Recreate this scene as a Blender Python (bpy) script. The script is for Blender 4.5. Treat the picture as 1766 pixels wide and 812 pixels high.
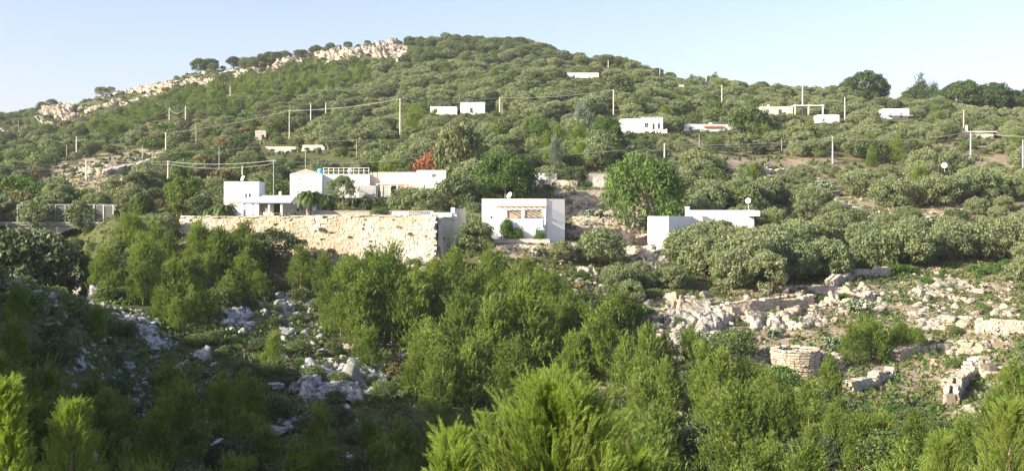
import bpy, bmesh, math, random, zlib
import numpy as np
from mathutils import Vector, Matrix

for o in list(bpy.data.objects):
    bpy.data.objects.remove(o, do_unlink=True)
SC = bpy.context.scene
COL = SC.collection
rng = np.random.default_rng(7)
random.seed(7)

# ------------------------------------------------------------------ camera, sky, sun, exposure
FPX, UC, VH = 1900.0, 883.0, 370.0            # focal length in photo pixels, centre column, horizon row
cam_d = bpy.data.cameras.new('camera')
cam_d.sensor_width = 36.0
cam_d.lens = FPX / 1766 * 36
cam_d.shift_y = -(406 - VH) / 1766.0          # the camera is held level, the lens shifted down a little
cam_d.clip_start, cam_d.clip_end = 0.3, 9000
cam = bpy.data.objects.new('camera', cam_d)
COL.objects.link(cam)
cam.location = (0, 0, 0)
cam.rotation_euler = (math.radians(90), 0, 0)
SC.camera = cam

SUN_EL, SUN_AZ = 24.0, 242.0                  # azimuth clockwise from +Y: behind the camera, to its left
sd = Vector((math.sin(math.radians(SUN_AZ)) * math.cos(math.radians(SUN_EL)),
             math.cos(math.radians(SUN_AZ)) * math.cos(math.radians(SUN_EL)),
             math.sin(math.radians(SUN_EL))))
sun_d = bpy.data.lights.new('sun', 'SUN')
sun_d.energy = 4.9
sun_d.angle = math.radians(0.55)
sun_d.color = (1.0, 0.91, 0.74)
sun = bpy.data.objects.new('sun', sun_d)
COL.objects.link(sun)
sun.rotation_euler = (-sd).to_track_quat('-Z', 'Y').to_euler()

W = bpy.data.worlds.new('World')
SC.world = W
W.use_nodes = True
nt = W.node_tree
nt.nodes.clear()
sky = nt.nodes.new('ShaderNodeTexSky')
sky.sky_type = 'NISHITA'
sky.sun_disc = False
sky.sun_elevation = math.radians(SUN_EL)
sky.sun_rotation = math.radians(SUN_AZ)
sky.altitude = 50
sky.air_density = 1.0
sky.dust_density = 2.0
sky.ozone_density = 3.0
bg = nt.nodes.new('ShaderNodeBackground')
bg.inputs['Strength'].default_value = 0.112
wo = nt.nodes.new('ShaderNodeOutputWorld')
tint = nt.nodes.new('ShaderNodeMix'); tint.data_type = 'RGBA'; tint.blend_type = 'MULTIPLY'; tint.inputs[0].default_value = 1
tint.inputs[7].default_value = (1.25, 1.01, 1.0, 1)
nt.links.new(sky.outputs[0], tint.inputs[6]); nt.links.new(tint.outputs[2], bg.inputs[0])
nt.links.new(bg.outputs[0], wo.inputs[0])
SC.view_settings.view_transform = 'Standard'
SC.view_settings.look = 'None'
SC.view_settings.gamma = 1
SC.view_settings.exposure = 1.3

# ------------------------------------------------------------------ helpers
def at(u, v, Y):
    return Vector(((u - UC) / FPX * Y, Y, (VH - v) / FPX * Y))

def proj(x, y, z):
    return UC + FPX * x / y, VH - FPX * z / y

def hsh(ix, iy, iz, seed):
    h = (ix.astype(np.int64) * 374761393 + iy.astype(np.int64) * 668265263 + iz.astype(np.int64) * 2147483647 + seed * 1274126177) & 0xffffffff
    h = ((h ^ (h >> 13)) * 1274126177) & 0xffffffff
    h = ((h ^ (h >> 16)) * 2246822519) & 0xffffffff
    return ((h ^ (h >> 15)) & 0xffffff) / float(0xffffff)

def vnoise(x, y, z=None, seed=0):
    x = np.asarray(x, float); y = np.asarray(y, float)
    z = np.zeros_like(x) if z is None else np.asarray(z, float)
    ix, iy, iz = np.floor(x).astype(np.int64), np.floor(y).astype(np.int64), np.floor(z).astype(np.int64)
    fx, fy, fz = x - ix, y - iy, z - iz
    fx, fy, fz = fx*fx*(3-2*fx), fy*fy*(3-2*fy), fz*fz*(3-2*fz)
    r = 0
    for dx in (0, 1):
        for dy in (0, 1):
            for dz in (0, 1):
                w = (fx if dx else 1-fx) * (fy if dy else 1-fy) * (fz if dz else 1-fz)
                r = r + w * hsh(ix+dx, iy+dy, iz+dz, seed)
    return r * 2 - 1

def fbm(x, y, z=None, seed=0, oct=4):
    r, a = 0, 1.0
    for k in range(oct):
        r = r + a * vnoise(x * 2**k, y * 2**k, None if z is None else z * 2**k, seed + k * 17)
        a *= 0.5
    return r

def inpoly(u, v, poly):
    u = np.asarray(u, float); v = np.asarray(v, float)
    c = np.zeros(u.shape, bool)
    n = len(poly)
    for i in range(n):
        x1, y1 = poly[i]; x2, y2 = poly[(i+1) % n]
        if y1 == y2: continue
        c ^= ((y1 > v) != (y2 > v)) & (u < (x2-x1) * (v-y1) / (y2-y1) + x1)
    return c

def tag(o, label=None, cat=None, group=None, kind=None):
    if label: o['label'] = label
    if cat: o['category'] = cat
    if group: o['group'] = group
    if kind: o['kind'] = kind
    return o

def link(name, data, parent=None, loc=None):
    o = bpy.data.objects.new(name, data)
    COL.objects.link(o)
    if parent: o.parent = parent
    if loc is not None: o.location = loc
    return o

def empty(name, loc, rz=0.0):
    o = link(name, None, None, loc)
    o.rotation_euler = (0, 0, rz)
    o.empty_display_size = 0.3
    return o

def np_mesh(name, V, F, mat, attrs=None, smooth=False):
    V = np.asarray(V, np.float32); F = np.asarray(F, np.int32)
    me = bpy.data.meshes.new(name)
    n, k = F.shape
    me.vertices.add(len(V)); me.vertices.foreach_set('co', V.ravel())
    me.loops.add(n * k); me.loops.foreach_set('vertex_index', F.ravel())
    me.polygons.add(n)
    me.polygons.foreach_set('loop_start', np.arange(0, n * k, k, dtype=np.int32))
    me.polygons.foreach_set('loop_total', np.full(n, k, np.int32))
    if smooth: me.polygons.foreach_set('use_smooth', np.ones(n, bool))
    me.update(calc_edges=True)
    for an, val in (attrs or {}).items():
        a = me.attributes.new(an, 'FLOAT', 'POINT')
        a.data.foreach_set('value', np.asarray(val, np.float32))
    me.materials.append(mat)
    return me

# ------------------------------------------------------------------ materials
def mat_new(name):
    m = bpy.data.materials.new(name); m.use_nodes = True
    nt = m.node_tree; nt.nodes.clear()
    out = nt.nodes.new('ShaderNodeOutputMaterial')
    return m, nt, out

def N(nt, typ, **kw):
    n = nt.nodes.new(typ)
    for k, v in kw.items():
        if k.startswith('i_'):
            n.inputs[k[2:].replace('_', ' ')].default_value = v
        else: setattr(n, k, v)
    return n

def ramp(nt, fac, stops):
    r = nt.nodes.new('ShaderNodeValToRGB')
    e = r.color_ramp.elements
    while len(e) > 1: e.remove(e[-1])
    e[0].position, e[0].color = stops[0][0], (*stops[0][1], 1)
    for p, c in stops[1:]:
        q = e.new(p); q.color = (*c, 1)
    nt.links.new(fac, r.inputs[0])
    return r.outputs[0]

def mixc(nt, fac, a, b, mode='MIX'):
    m = nt.nodes.new('ShaderNodeMix'); m.data_type = 'RGBA'; m.blend_type = mode
    for sock, val in ((m.inputs[0], fac), (m.inputs[6], a), (m.inputs[7], b)):
        if hasattr(val, 'is_output'): nt.links.new(val, sock)
        elif isinstance(val, (int, float)): sock.default_value = val
        else: sock.default_value = (*val, 1)
    return m.outputs[2]

def mathn(nt, op, a, b=0.0, c=None):
    m = nt.nodes.new('ShaderNodeMath'); m.operation = op
    for i, val in enumerate((a, b) if c is None else (a, b, c)):
        if hasattr(val, 'is_output'): nt.links.new(val, m.inputs[i])
        else: m.inputs[i].default_value = val
    return m.outputs[0]

def noise(nt, scale, detail=4, coord=None, rough=0.55):
    n = nt.nodes.new('ShaderNodeTexNoise')
    n.inputs['Scale'].default_value = scale; n.inputs['Detail'].default_value = detail
    n.inputs['Roughness'].default_value = rough
    if coord is None:
        tc = nt.nodes.new('ShaderNodeTexCoord'); coord = tc.outputs['Object']
    nt.links.new(coord, n.inputs['Vector'])
    return n.outputs[0]

def wpos(nt):
    return nt.nodes.new('ShaderNodeNewGeometry').outputs['Position']

def surf(name, base, var=0.12, scale=1.2, rough=0.85, stain=None, stain_amt=0.4, bump=0.02, metal=0.0, world=False):
    m, nt, out = mat_new(name)
    co = wpos(nt) if world else None
    n1 = noise(nt, scale, 6, co); n2 = noise(nt, scale * 7, 4, co)
    b = np.array(base)
    c = ramp(nt, n1, [(0.3, tuple(b * (1 - var))), (0.7, tuple(np.minimum(b * (1 + var), 1)))])
    c = mixc(nt, 0.25, c, ramp(nt, n2, [(0.3, tuple(b * (1 - 1.6 * var))), (0.7, tuple(np.minimum(b * (1 + var), 1)))]))
    if stain:
        n3 = noise(nt, scale * 0.6, 7, co, 0.7)
        f = ramp(nt, n3, [(0.5, (0, 0, 0)), (0.68, (1, 1, 1))])
        c = mixc(nt, mathn(nt, 'MULTIPLY', f, stain_amt), c, stain)
    p = N(nt, 'ShaderNodeBsdfPrincipled', i_Roughness=rough, i_Metallic=metal)
    p.inputs['Specular IOR Level'].default_value = 0.3
    nt.links.new(c, p.inputs['Base Color'])
    if bump:
        bp = N(nt, 'ShaderNodeBump', i_Strength=0.5, i_Distance=bump)
        nt.links.new(n2, bp.inputs['Height']); nt.links.new(bp.outputs[0], p.inputs['Normal'])
    nt.links.new(p.outputs[0], out.inputs[0])
    return m

def foliage(name, cols, trans=0.25, rough=0.55, spec=0.25):
    """cols: dark, mid, light leaf colours; tone attribute (per leaf clump) and a per-tree random pick between them"""
    m, nt, out = mat_new(name)
    at_ = N(nt, 'ShaderNodeAttribute', attribute_name='tone')
    oi = nt.nodes.new('ShaderNodeObjectInfo')
    f = mathn(nt, 'ADD', mathn(nt, 'MULTIPLY', at_.outputs['Fac'], 0.62), mathn(nt, 'MULTIPLY', oi.outputs['Random'], 0.38))
    c = ramp(nt, f, [(0.0, cols[0]), (0.5, cols[1]), (1.0, cols[2])])
    d = N(nt, 'ShaderNodeBsdfPrincipled', i_Roughness=rough)
    d.inputs['Specular IOR Level'].default_value = spec
    nt.links.new(c, d.inputs['Base Color'])
    t = nt.nodes.new('ShaderNodeBsdfTranslucent')
    nt.links.new(mixc(nt, 1.0, c, (1.15, 1.25, 0.6), 'MULTIPLY'), t.inputs[0])
    mx = nt.nodes.new('ShaderNodeMixShader'); mx.inputs[0].default_value = trans
    nt.links.new(d.outputs[0], mx.inputs[1]); nt.links.new(t.outputs[0], mx.inputs[2])
    nt.links.new(mx.outputs[0], out.inputs[0])
    return m

def rock_material(name, light, dark, warm, k=1.0, dk=0.0):
    m, nt, out = mat_new(name)
    co = wpos(nt)
    n1 = noise(nt, 0.35, 8, co, 0.65); n2 = noise(nt, 2.2*k, 8, co, 0.7); n3 = noise(nt, 0.13, 4, co)
    c = ramp(nt, n2, [(0.38 + dk, dark), (0.50 + dk*.6, light), (0.75, tuple(np.minimum(np.array(light) * 1.15, 1)))])
    c = mixc(nt, ramp(nt, n3, [(0.45, (0, 0, 0)), (0.62, (0.75, 0.75, 0.75))]), c, warm)
    c = mixc(nt, mathn(nt, 'MULTIPLY', ramp(nt, n1, [(0.5, (0, 0, 0)), (0.62, (1, 1, 1))]), 0.45), c, dark)
    p = N(nt, 'ShaderNodeBsdfPrincipled', i_Roughness=0.9)
    p.inputs['Specular IOR Level'].default_value = 0.15
    nt.links.new(c, p.inputs['Base Color'])
    bp = N(nt, 'ShaderNodeBump', i_Strength=0.9, i_Distance=0.18)
    nt.links.new(noise(nt, 1.6, 8, co, 0.7), bp.inputs['Height']); nt.links.new(bp.outputs[0], p.inputs['Normal'])
    nt.links.new(p.outputs[0], out.inputs[0])
    return m

M = {}
M['olive'] = foliage('olive_leaves', [(0.11, 0.145, 0.06), (0.195, 0.235, 0.105), (0.28, 0.31, 0.155)], 0.22, 0.5, 0.3)
M['pine'] = foliage('pine_needles', [(0.06, 0.10, 0.02), (0.16, 0.225, 0.042), (0.28, 0.34, 0.07)], 0.34)
M['midpine'] = foliage('mid_pine_needles', [(0.035, 0.075, 0.018), (0.08, 0.145, 0.03), (0.145, 0.22, 0.045)], 0.2)
M['darkpine'] = foliage('dark_pine_needles', [(0.03, 0.055, 0.02), (0.06, 0.10, 0.028), (0.10, 0.15, 0.04)], 0.2)
M['shrub'] = foliage('shrub_leaves', [(0.065, 0.10, 0.032), (0.115, 0.16, 0.05), (0.17, 0.21, 0.07)], 0.22)
M['greenshrub'] = foliage('green_shrub_leaves', [(0.04, 0.085, 0.018), (0.08, 0.15, 0.028), (0.13, 0.21, 0.04)], 0.25)
M['oak'] = foliage('holm_oak_leaves', [(0.045, 0.07, 0.028), (0.09, 0.12, 0.045), (0.14, 0.17, 0.065)], 0.12)
M['greytree'] = foliage('silver_leaves', [(0.11, 0.14, 0.10), (0.19, 0.23, 0.17), (0.28, 0.32, 0.25)], 0.15)
M['euc'] = foliage('eucalyptus_leaves', [(0.09, 0.11, 0.045), (0.15, 0.18, 0.075), (0.23, 0.22, 0.10)], 0.2)
M['rust'] = foliage('rusty_leaves', [(0.15, 0.06, 0.025), (0.26, 0.10, 0.045), (0.34, 0.15, 0.07)], 0.2)
M['dryshrub'] = foliage('dry_shrub_leaves', [(0.11, 0.09, 0.04), (0.18, 0.15, 0.065), (0.26, 0.22, 0.10)], 0.15)
M['palm'] = foliage('palm_leaves', [(0.05, 0.09, 0.025), (0.09, 0.14, 0.04), (0.14, 0.19, 0.06)], 0.2, 0.4)
M['cactus'] = foliage('cactus_skin', [(0.12, 0.17, 0.09), (0.21, 0.28, 0.15), (0.32, 0.38, 0.22)], 0.0, 0.5)
M['grass'] = foliage('grass_blades', [(0.07, 0.10, 0.03), (0.14, 0.16, 0.05), (0.24, 0.21, 0.09)], 0.2)
M['bark'] = surf('bark', (0.16, 0.115, 0.08), 0.3, 4, 0.95, bump=0.03)
M['palebark'] = surf('pale_bark', (0.30, 0.23, 0.16), 0.25, 5, 0.95, bump=0.02)
M['twig'] = surf('twig_bark', (0.17, 0.17, 0.06), 0.2, 8, 0.9, bump=0)
M['rock'] = rock_material('limestone', (0.41, 0.375, 0.31), (0.17, 0.155, 0.13), (0.44, 0.34, 0.22))
M['cliff'] = rock_material('cliff_limestone', (0.46, 0.42, 0.35), (0.13, 0.12, 0.10), (0.46, 0.36, 0.23), .28, .07)  # dark streaks painted in for the shade of crevices
M['shaded_rock'] = rock_material('shaded_limestone', (0.38, 0.385, 0.38), (0.11, 0.115, 0.115), (0.34, 0.32, 0.28))  # copy of the limestone with shade put into its cooler, darker colour
M['stone'] = rock_material('dry_stone', (0.50, 0.46, 0.38), (0.24, 0.22, 0.18), (0.46, 0.37, 0.25))
M['palestone'] = rock_material('pale_wall_stone', (0.63, 0.59, 0.50), (0.33, 0.27, 0.19), (0.50, 0.39, 0.25))
M['mortar'] = surf('mortar', (0.42, 0.36, 0.27), 0.25, 1.0, 0.95, (0.30, 0.22, 0.13), 0.6, world=True)
M['darkjoint'] = surf('stone_joint', (0.15, 0.13, 0.10), 0.3, 2.0, 0.95, world=True)
M['white'] = surf('white_limewash', (0.80, 0.79, 0.76), 0.05, 0.7, 0.9, (0.60, 0.57, 0.50), 0.35, 0.01, world=True)
M['cream'] = surf('cream_plaster', (0.62, 0.56, 0.45), 0.1, 0.8, 0.9, (0.42, 0.36, 0.27), 0.5, 0.01, world=True)
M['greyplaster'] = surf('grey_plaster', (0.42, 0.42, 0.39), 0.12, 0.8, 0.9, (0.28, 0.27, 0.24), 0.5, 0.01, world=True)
M['concrete'] = surf('concrete', (0.27, 0.26, 0.23), 0.15, 1.5, 0.9, (0.24, 0.22, 0.19), 0.5, 0.01, world=True)
M['roof'] = surf('roof_screed', (0.46, 0.43, 0.37), 0.15, 0.9, 0.95, (0.28, 0.25, 0.21), 0.6, 0.01, world=True)
M['terracotta'] = surf('terracotta', (0.52, 0.26, 0.14), 0.2, 2.0, 0.85, (0.3, 0.16, 0.1), 0.5, 0.01, world=True)
M['wood'] = surf('weathered_wood', (0.34, 0.24, 0.15), 0.25, 6, 0.8)
M['darkwood'] = surf('dark_shutter_wood', (0.07, 0.10, 0.07), 0.2, 6, 0.7)
M['tan'] = surf('tan_infill', (0.40, 0.33, 0.24), 0.12, 3, 0.8)
M['bluecanopy'] = surf('blue_canopy', (0.42, 0.52, 0.64), 0.1, 2, 0.7)
M['bluetank'] = surf('blue_plastic', (0.12, 0.42, 0.70), 0.08, 2, 0.45)
M['metal'] = surf('galvanised_metal', (0.52, 0.53, 0.53), 0.1, 5, 0.45, metal=0.5)
M['whitepaint'] = surf('white_painted_metal', (0.80, 0.80, 0.78), 0.04, 4, 0.5)
M['mesh'] = surf('fence_panel', (0.10, 0.12, 0.09), 0.1, 3, 0.6)
M['polewood'] = surf('pole_concrete', (0.58, 0.54, 0.46), 0.12, 3, 0.9)
M['greypole'] = surf('pole_grey_timber', (0.36, 0.33, 0.28), 0.15, 3, 0.9)
M['cable'] = surf('cable', (0.42, 0.42, 0.40), 0.05, 3, 0.5)
M['bluecar'] = surf('blue_cover', (0.20, 0.30, 0.46), 0.1, 3, 0.6)
def glass_mat():
    m, nt, out = mat_new('window_glass')
    p = N(nt, 'ShaderNodeBsdfPrincipled', i_Roughness=0.08)
    n = noise(nt, 2.0, 2)
    nt.links.new(ramp(nt, n, [(0.3, (0.02, 0.025, 0.03)), (0.7, (0.06, 0.07, 0.08))]), p.inputs['Base Color'])
    nt.links.new(p.outputs[0], out.inputs[0]); return m
M['glass'] = glass_mat()

# ------------------------------------------------------------------ terrain: one polar height field round the camera
NEAR = [(1.5, -1.75), (4, -3.1), (9, -5.9), (15, -8.8), (25, -12.8)]
def row(*pts):        # (Y, image row) pairs of visible ground
    return [(Y, (VH - v) / FPX * Y) for Y, v in pts]
UCOLS = {
 -260: NEAR + [(40, -15), (60, -9), (80, -1.0), (100, 0.5), (125, -5), (150, -1.5)] + row((200, 318), (260, 285), (330, 262), (420, 245), (520, 225)) + [(640, 35), (1000, 25)],
 0: NEAR + [(40, -16.5), (50, -13.5)] + row((62, 640), (72, 545), (82, 475), (90, 458)) + [(98, -7), (112, -12.5), (130, -10.5), (141, -9.5)] + row((148, 382), (160, 355), (200, 320), (260, 285), (330, 258), (420, 235), (520, 208)) + [(600, 45), (900, 30)],
 100: NEAR + [(40, -17.5), (50, -15)] + row((62, 720), (74, 590), (84, 495), (91, 480)) + [(100, -9), (114, -13.5), (130, -12), (141, -10.5)] + row((149, 382), (162, 352), (200, 312), (260, 278), (330, 245), (420, 215), (505, 186)) + [(590, 50), (900, 35)],
 200: NEAR + [(40, -18), (52, -16.5)] + row((66, 790), (78, 690), (90, 600), (102, 540), (114, 495), (126, 450), (138, 408), (148, 375), (165, 345), (200, 305), (260, 270), (330, 235), (420, 195), (490, 163)) + [(560, 54), (900, 40)],
 350: NEAR + [(40, -19), (52, -17)] + row((64, 812), (80, 710), (95, 620), (110, 545), (122, 485), (132, 438), (140, 402), (150, 374), (165, 350), (200, 310), (250, 270), (320, 225), (400, 180), (470, 140), (505, 127)) + [(570, 62), (900, 45)],
 500: NEAR + [(40, -19.5), (55, -18.5)] + row((70, 812), (85, 720), (98, 630), (112, 550), (124, 490), (133, 450), (140, 410), (150, 374), (165, 345), (200, 300), (250, 262), (320, 210), (400, 160), (460, 127), (505, 101)) + [(570, 70), (900, 50)],
 650: NEAR + [(40, -20), (58, -19.5)] + row((74, 812), (88, 710), (102, 620), (115, 540), (126, 485), (134, 450), (141, 410), (150, 372), (165, 342), (200, 298), (250, 252), (320, 200), (400, 150), (455, 114), (480, 94), (515, 74)) + [(590, 78), (900, 55)],
 750: NEAR + [(40, -20.5), (60, -20)] + row((76, 812), (90, 700), (105, 610), (118, 530), (128, 482), (134, 455), (142, 405), (152, 372), (165, 340), (200, 295), (250, 240), (300, 200), (400, 145), (500, 86), (540, 72)) + [(620, 80), (900, 55)],
 900: NEAR + [(40, -20.5), (62, -20)] + row((78, 812), (92, 700), (106, 600), (118, 520), (130, 460), (137, 424), (147, 408), (156, 365), (170, 325), (200, 285), (250, 235), (300, 195), (400, 135), (500, 95), (560, 82)) + [(660, 78), (900, 50)],
 1050: NEAR + [(40, -20), (60, -19)] + row((76, 812), (92, 700), (106, 610), (120, 530), (133, 465), (145, 418), (155, 378), (168, 337), (185, 302), (250, 238), (300, 198), (400, 140), (490, 112)) + [(580, 66), (900, 45)],
 1200: NEAR + [(40, -18.5), (55, -18)] + row((70, 812), (86, 720), (102, 630), (115, 560), (128, 505), (138, 470), (146, 436), (160, 398), (172, 365), (185, 335), (200, 300), (250, 248), (300, 210), (400, 160), (450, 144)) + [(530, 50), (900, 32)],
 1400: NEAR + [(40, -16), (50, -14.5)] + row((60, 812), (78, 735), (98, 660), (112, 600), (122, 550), (132, 512), (142, 485), (155, 450), (170, 410), (185, 370), (200, 335), (220, 300), (250, 262), (300, 215), (360, 184), (400, 170)) + [(470, 40), (900, 25)],
 1600: NEAR + [(40, -14.5)] + row((55, 812), (75, 735), (95, 665), (110, 600), (122, 550), (134, 502), (148, 465), (165, 425), (180, 385), (200, 340), (225, 298), (250, 265), (300, 220), (350, 200), (390, 190)) + [(450, 36), (900, 20)],
 1766: NEAR + [(40, -13)] + row((50, 812), (70, 740), (90, 655), (108, 592), (120, 546), (134, 497), (150, 455), (170, 405), (190, 365), (210, 325), (235, 285), (260, 258), (300, 232), (360, 205), (400, 195)) + [(460, 38), (900, 20)],
 2100: NEAR + [(40, -13)] + row((50, 812), (70, 740), (90, 650), (108, 585), (134, 490), (170, 400), (210, 320), (260, 258), (300, 232), (360, 205)) + [(460, 34), (900, 15)],
}
TAB = []
for uu, lst in UCOLS.items():
    th = math.atan((uu - UC) / FPX)
    TAB.append((th, [(Y / math.cos(th), z) for Y, z in lst] + [(3200, -5)]))
for deg, lst in {-45: [(1.5, -1.75), (10, -4.8), (25, -9), (45, -7), (70, 5), (100, 10), (160, 10), (300, 18), (600, 30)],
                 -62: [(1.5, -1.75), (10, -4.5), (25, -6), (45, 2), (65, 15), (90, 24), (130, 25), (300, 24)],  # unseen hill left of view, its height shaped to throw shade into the gully
                 -80: [(1.5, -1.75), (10, -3.5), (25, -1), (45, 9), (65, 21), (90, 30), (150, 31), (400, 28)],
                 -105: [(1.5, -1.75), (10, -2), (25, 2), (50, 10), (80, 20), (150, 29), (400, 30)],
                 -135: [(1.5, -1.7), (10, 0), (30, 5), (60, 11), (120, 20), (300, 35)],
                 -175: [(1.5, -1.6), (10, 1.5), (30, 6), (80, 16), (300, 35)],
                 140: [(1.5, -1.6), (10, 0), (30, 2), (80, 6), (300, 15)],
                 100: [(1.5, -1.7), (10, -3), (30, -8), (80, -12), (200, -5), (500, 5)],
                 62: [(1.5, -1.75), (10, -5), (25, -10), (60, -14), (120, -6), (250, 10), (500, 25)]}.items():
    TAB.append((math.radians(deg), lst + [(3200, -5)]))
TAB.sort()
tabs_th = np.array([t[0] for t in TAB])
th_view = np.radians(np.arange(-31, 31.001, 0.16))
th_rest = np.radians(np.concatenate([np.arange(-180, -31, 3.0), np.arange(31.0 + 2, 180, 3.0)]))
TH = np.sort(np.concatenate([th_view, th_rest]))
RR = np.concatenate([np.geomspace(1.5, 45, 60, endpoint=False), np.arange(45, 230, 0.75), np.arange(230, 620, 2.2), np.geomspace(622, 3200, 30)])
prof = np.zeros((len(TAB), len(RR)))
for i, (th, l) in enumerate(TAB):
    rr = np.array([p[0] for p in l]); zz = np.array([p[1] for p in l])
    prof[i] = np.interp(np.log(RR), np.log(rr), zz)
# smooth each profile a little along the distance
for i in range(len(TAB)):
    for _ in range(14):
        p = prof[i].copy(); prof[i, 1:-1] = 0.25 * p[:-2] + 0.5 * p[1:-1] + 0.25 * p[2:]
ext_th = np.concatenate([[tabs_th[-1] - 2*math.pi], tabs_th, [tabs_th[0] + 2*math.pi]])
ext_pr = np.concatenate([prof[-1:], prof, prof[:1]])
idx = np.clip(np.searchsorted(ext_th, TH) - 1, 0, len(ext_th) - 2)
t = (TH - ext_th[idx]) / (ext_th[idx+1] - ext_th[idx])
t = (0.4 * t + 0.6 * t*t*(3-2*t))[:, None]
ZG = ext_pr[idx] * (1 - t) + ext_pr[idx+1] * t
XG = np.sin(TH)[:, None] * RR[None, :]
YG = np.cos(TH)[:, None] * RR[None, :]
amp = np.clip((RR - 8) / 60, 0, 1)[None, :]
ZG += amp * (0.9 * fbm(XG / 22, YG / 22, seed=3, oct=3) + 0.35 * fbm(XG / 4.5, YG / 4.5, seed=9, oct=3))
ZG += np.clip((RR - 200) / 250, 0, 1)[None, :] * np.clip((900 - RR) / 300, 0, 1)[None, :] * 2.0 * fbm(XG / 55, YG / 55, seed=21, oct=3)

# level plots cut into the slope: (convex world polygon, height, soft edge in metres)
def pad(poly, z, edge, only=None):
    global ZG
    P = [Vector(p[:2]) for p in poly]
    d = np.full(XG.shape, 1e9)
    n = len(P)
    area = sum(P[i].x * P[(i+1) % n].y - P[(i+1) % n].x * P[i].y for i in range(n))
    if area < 0: P = P[::-1]
    for i in range(n):
        a, b = P[i], P[(i+1) % n]
        e = (b - a).normalized()
        d = np.minimum(d, -((XG - a.x) * e.y - (YG - a.y) * e.x))    # signed: >0 inside
    w = np.clip((d + edge) / edge, 0, 1)
    w = w * w * (3 - 2 * w)
    zt = z
    if only == 'raise': w = np.where(ZG < z, w, 0)
    ZG = ZG * (1 - w) + zt * w

WALL_PTS = [at(313, 380, 139), at(405, 380, 138), at(505, 377, 136.5), at(630, 376, 135), at(752, 376, 133.5)]   # foot line of the great terrace wall
def off(p, dx, dy): return (p.x + dx, p.y + dy)
ZT = (VH - 378) / FPX * 136.0
pad([off(WALL_PTS[0], 0.2, 0.5), off(WALL_PTS[2], 0, 0.6), off(WALL_PTS[4], 0, 0.5), (WALL_PTS[4].x + 2.6, 141), (-9.5, 150), (-40, 152), (WALL_PTS[0].x - 1, 146)], ZT, 0.9)
pad([(-29, 160), (-9, 160), (-9, 178), (-32, 178)], (VH - 341) / FPX * 160, 4)
pad([(-4.5, 136.5), (8.5, 136.5), (9, 149), (-5, 149)], (VH - 418) / FPX * 138, 2.0)
pad([(17.5, 138), (36, 146), (36, 156), (18, 150)], (VH - 432) / FPX * 138, 3.0)

HPADS = [(1105, 230, 264, -5, 6, 6), (742, 199, 300, 0, 15, 5), (1182, 228, 276, 0, 15, 6), (1312, 199, 310, 0, 18, 6), (1412, 213, 295, 0, 6, 4), (1522, 206, 325, 0, 8, 5),
 (1660, 240, 285, 0, 7, 5), (1582, 244, 275, 0, 2, 2), (457, 268, 246, 0, 11, 5), (440, 243, 275, 0, 3, 4), (462, 215, 318, 0, 4, 3), (978, 137, 400, 0, 12, 6), (1052, 133, 415, 0, 4, 3),
 (1013, 170, 345, 0, 2, 2), (917, 322, 172, 0, 9, 4), (800, 335, 165, 0, 5, 3), (1022, 327, 168, 0, 3, 3), (1745, 328, 208, 0, 6, 4), (1612, 296, 216, 0, 2, 2)]
for u_, v_, Y_, xa, xb, dd in HPADS:
    b_ = at(u_, v_, Y_)
    pad([(b_.x + xa - 1, b_.y - 1.5), (b_.x + xb + 1, b_.y - 1.5), (b_.x + xb + 1, b_.y + dd), (b_.x + xa - 1, b_.y + dd)], b_.z, 7.0)

def ground(x, y):
    th = math.atan2(x, y); r = math.hypot(x, y)
    i = min(max(int(np.searchsorted(TH, th)) - 1, 0), len(TH) - 2)
    j = min(max(int(np.searchsorted(RR, r)) - 1, 0), len(RR) - 2)
    a = min(max((th - TH[i]) / (TH[i+1] - TH[i]), 0), 1); b = min(max((r - RR[j]) / (RR[j+1] - RR[j]), 0), 1)
    return float(ZG[i, j]*(1-a)*(1-b) + ZG[i+1, j]*a*(1-b) + ZG[i, j+1]*(1-a)*b + ZG[i+1, j+1]*a*b)

def hit(u, v):
    """where the line of sight of photo pixel (u, v) first meets the ground"""
    th = math.atan((u - UC) / FPX)
    i = min(max(int(np.searchsorted(TH, th)) - 1, 0), len(TH) - 2)
    a = (th - TH[i]) / (TH[i+1] - TH[i])
    zc = ZG[i] * (1-a) + ZG[i+1] * a
    Yc = RR * math.cos(th)
    zr = (VH - v) / FPX * Yc
    k = np.nonzero((zc >= zr) & (RR > 30))[0]
    if len(k) == 0:
        k = [int(np.argmin(zr - zc + (RR < 30) * 1e6 + (RR > 620) * 1e6))]
    j = k[0]
    if j > 0 and zc[j] > zr[j] and zc[j-1] < zr[j-1]:
        s = (zr[j-1] - zc[j-1]) / ((zr[j-1] - zc[j-1]) + (zc[j] - zr[j]))
        Y = Yc[j-1] * (1 - s) + Yc[j] * s
    else: Y = Yc[j]
    x = (u - UC) / FPX * Y
    return Vector((x, Y, ground(x, Y)))

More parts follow.
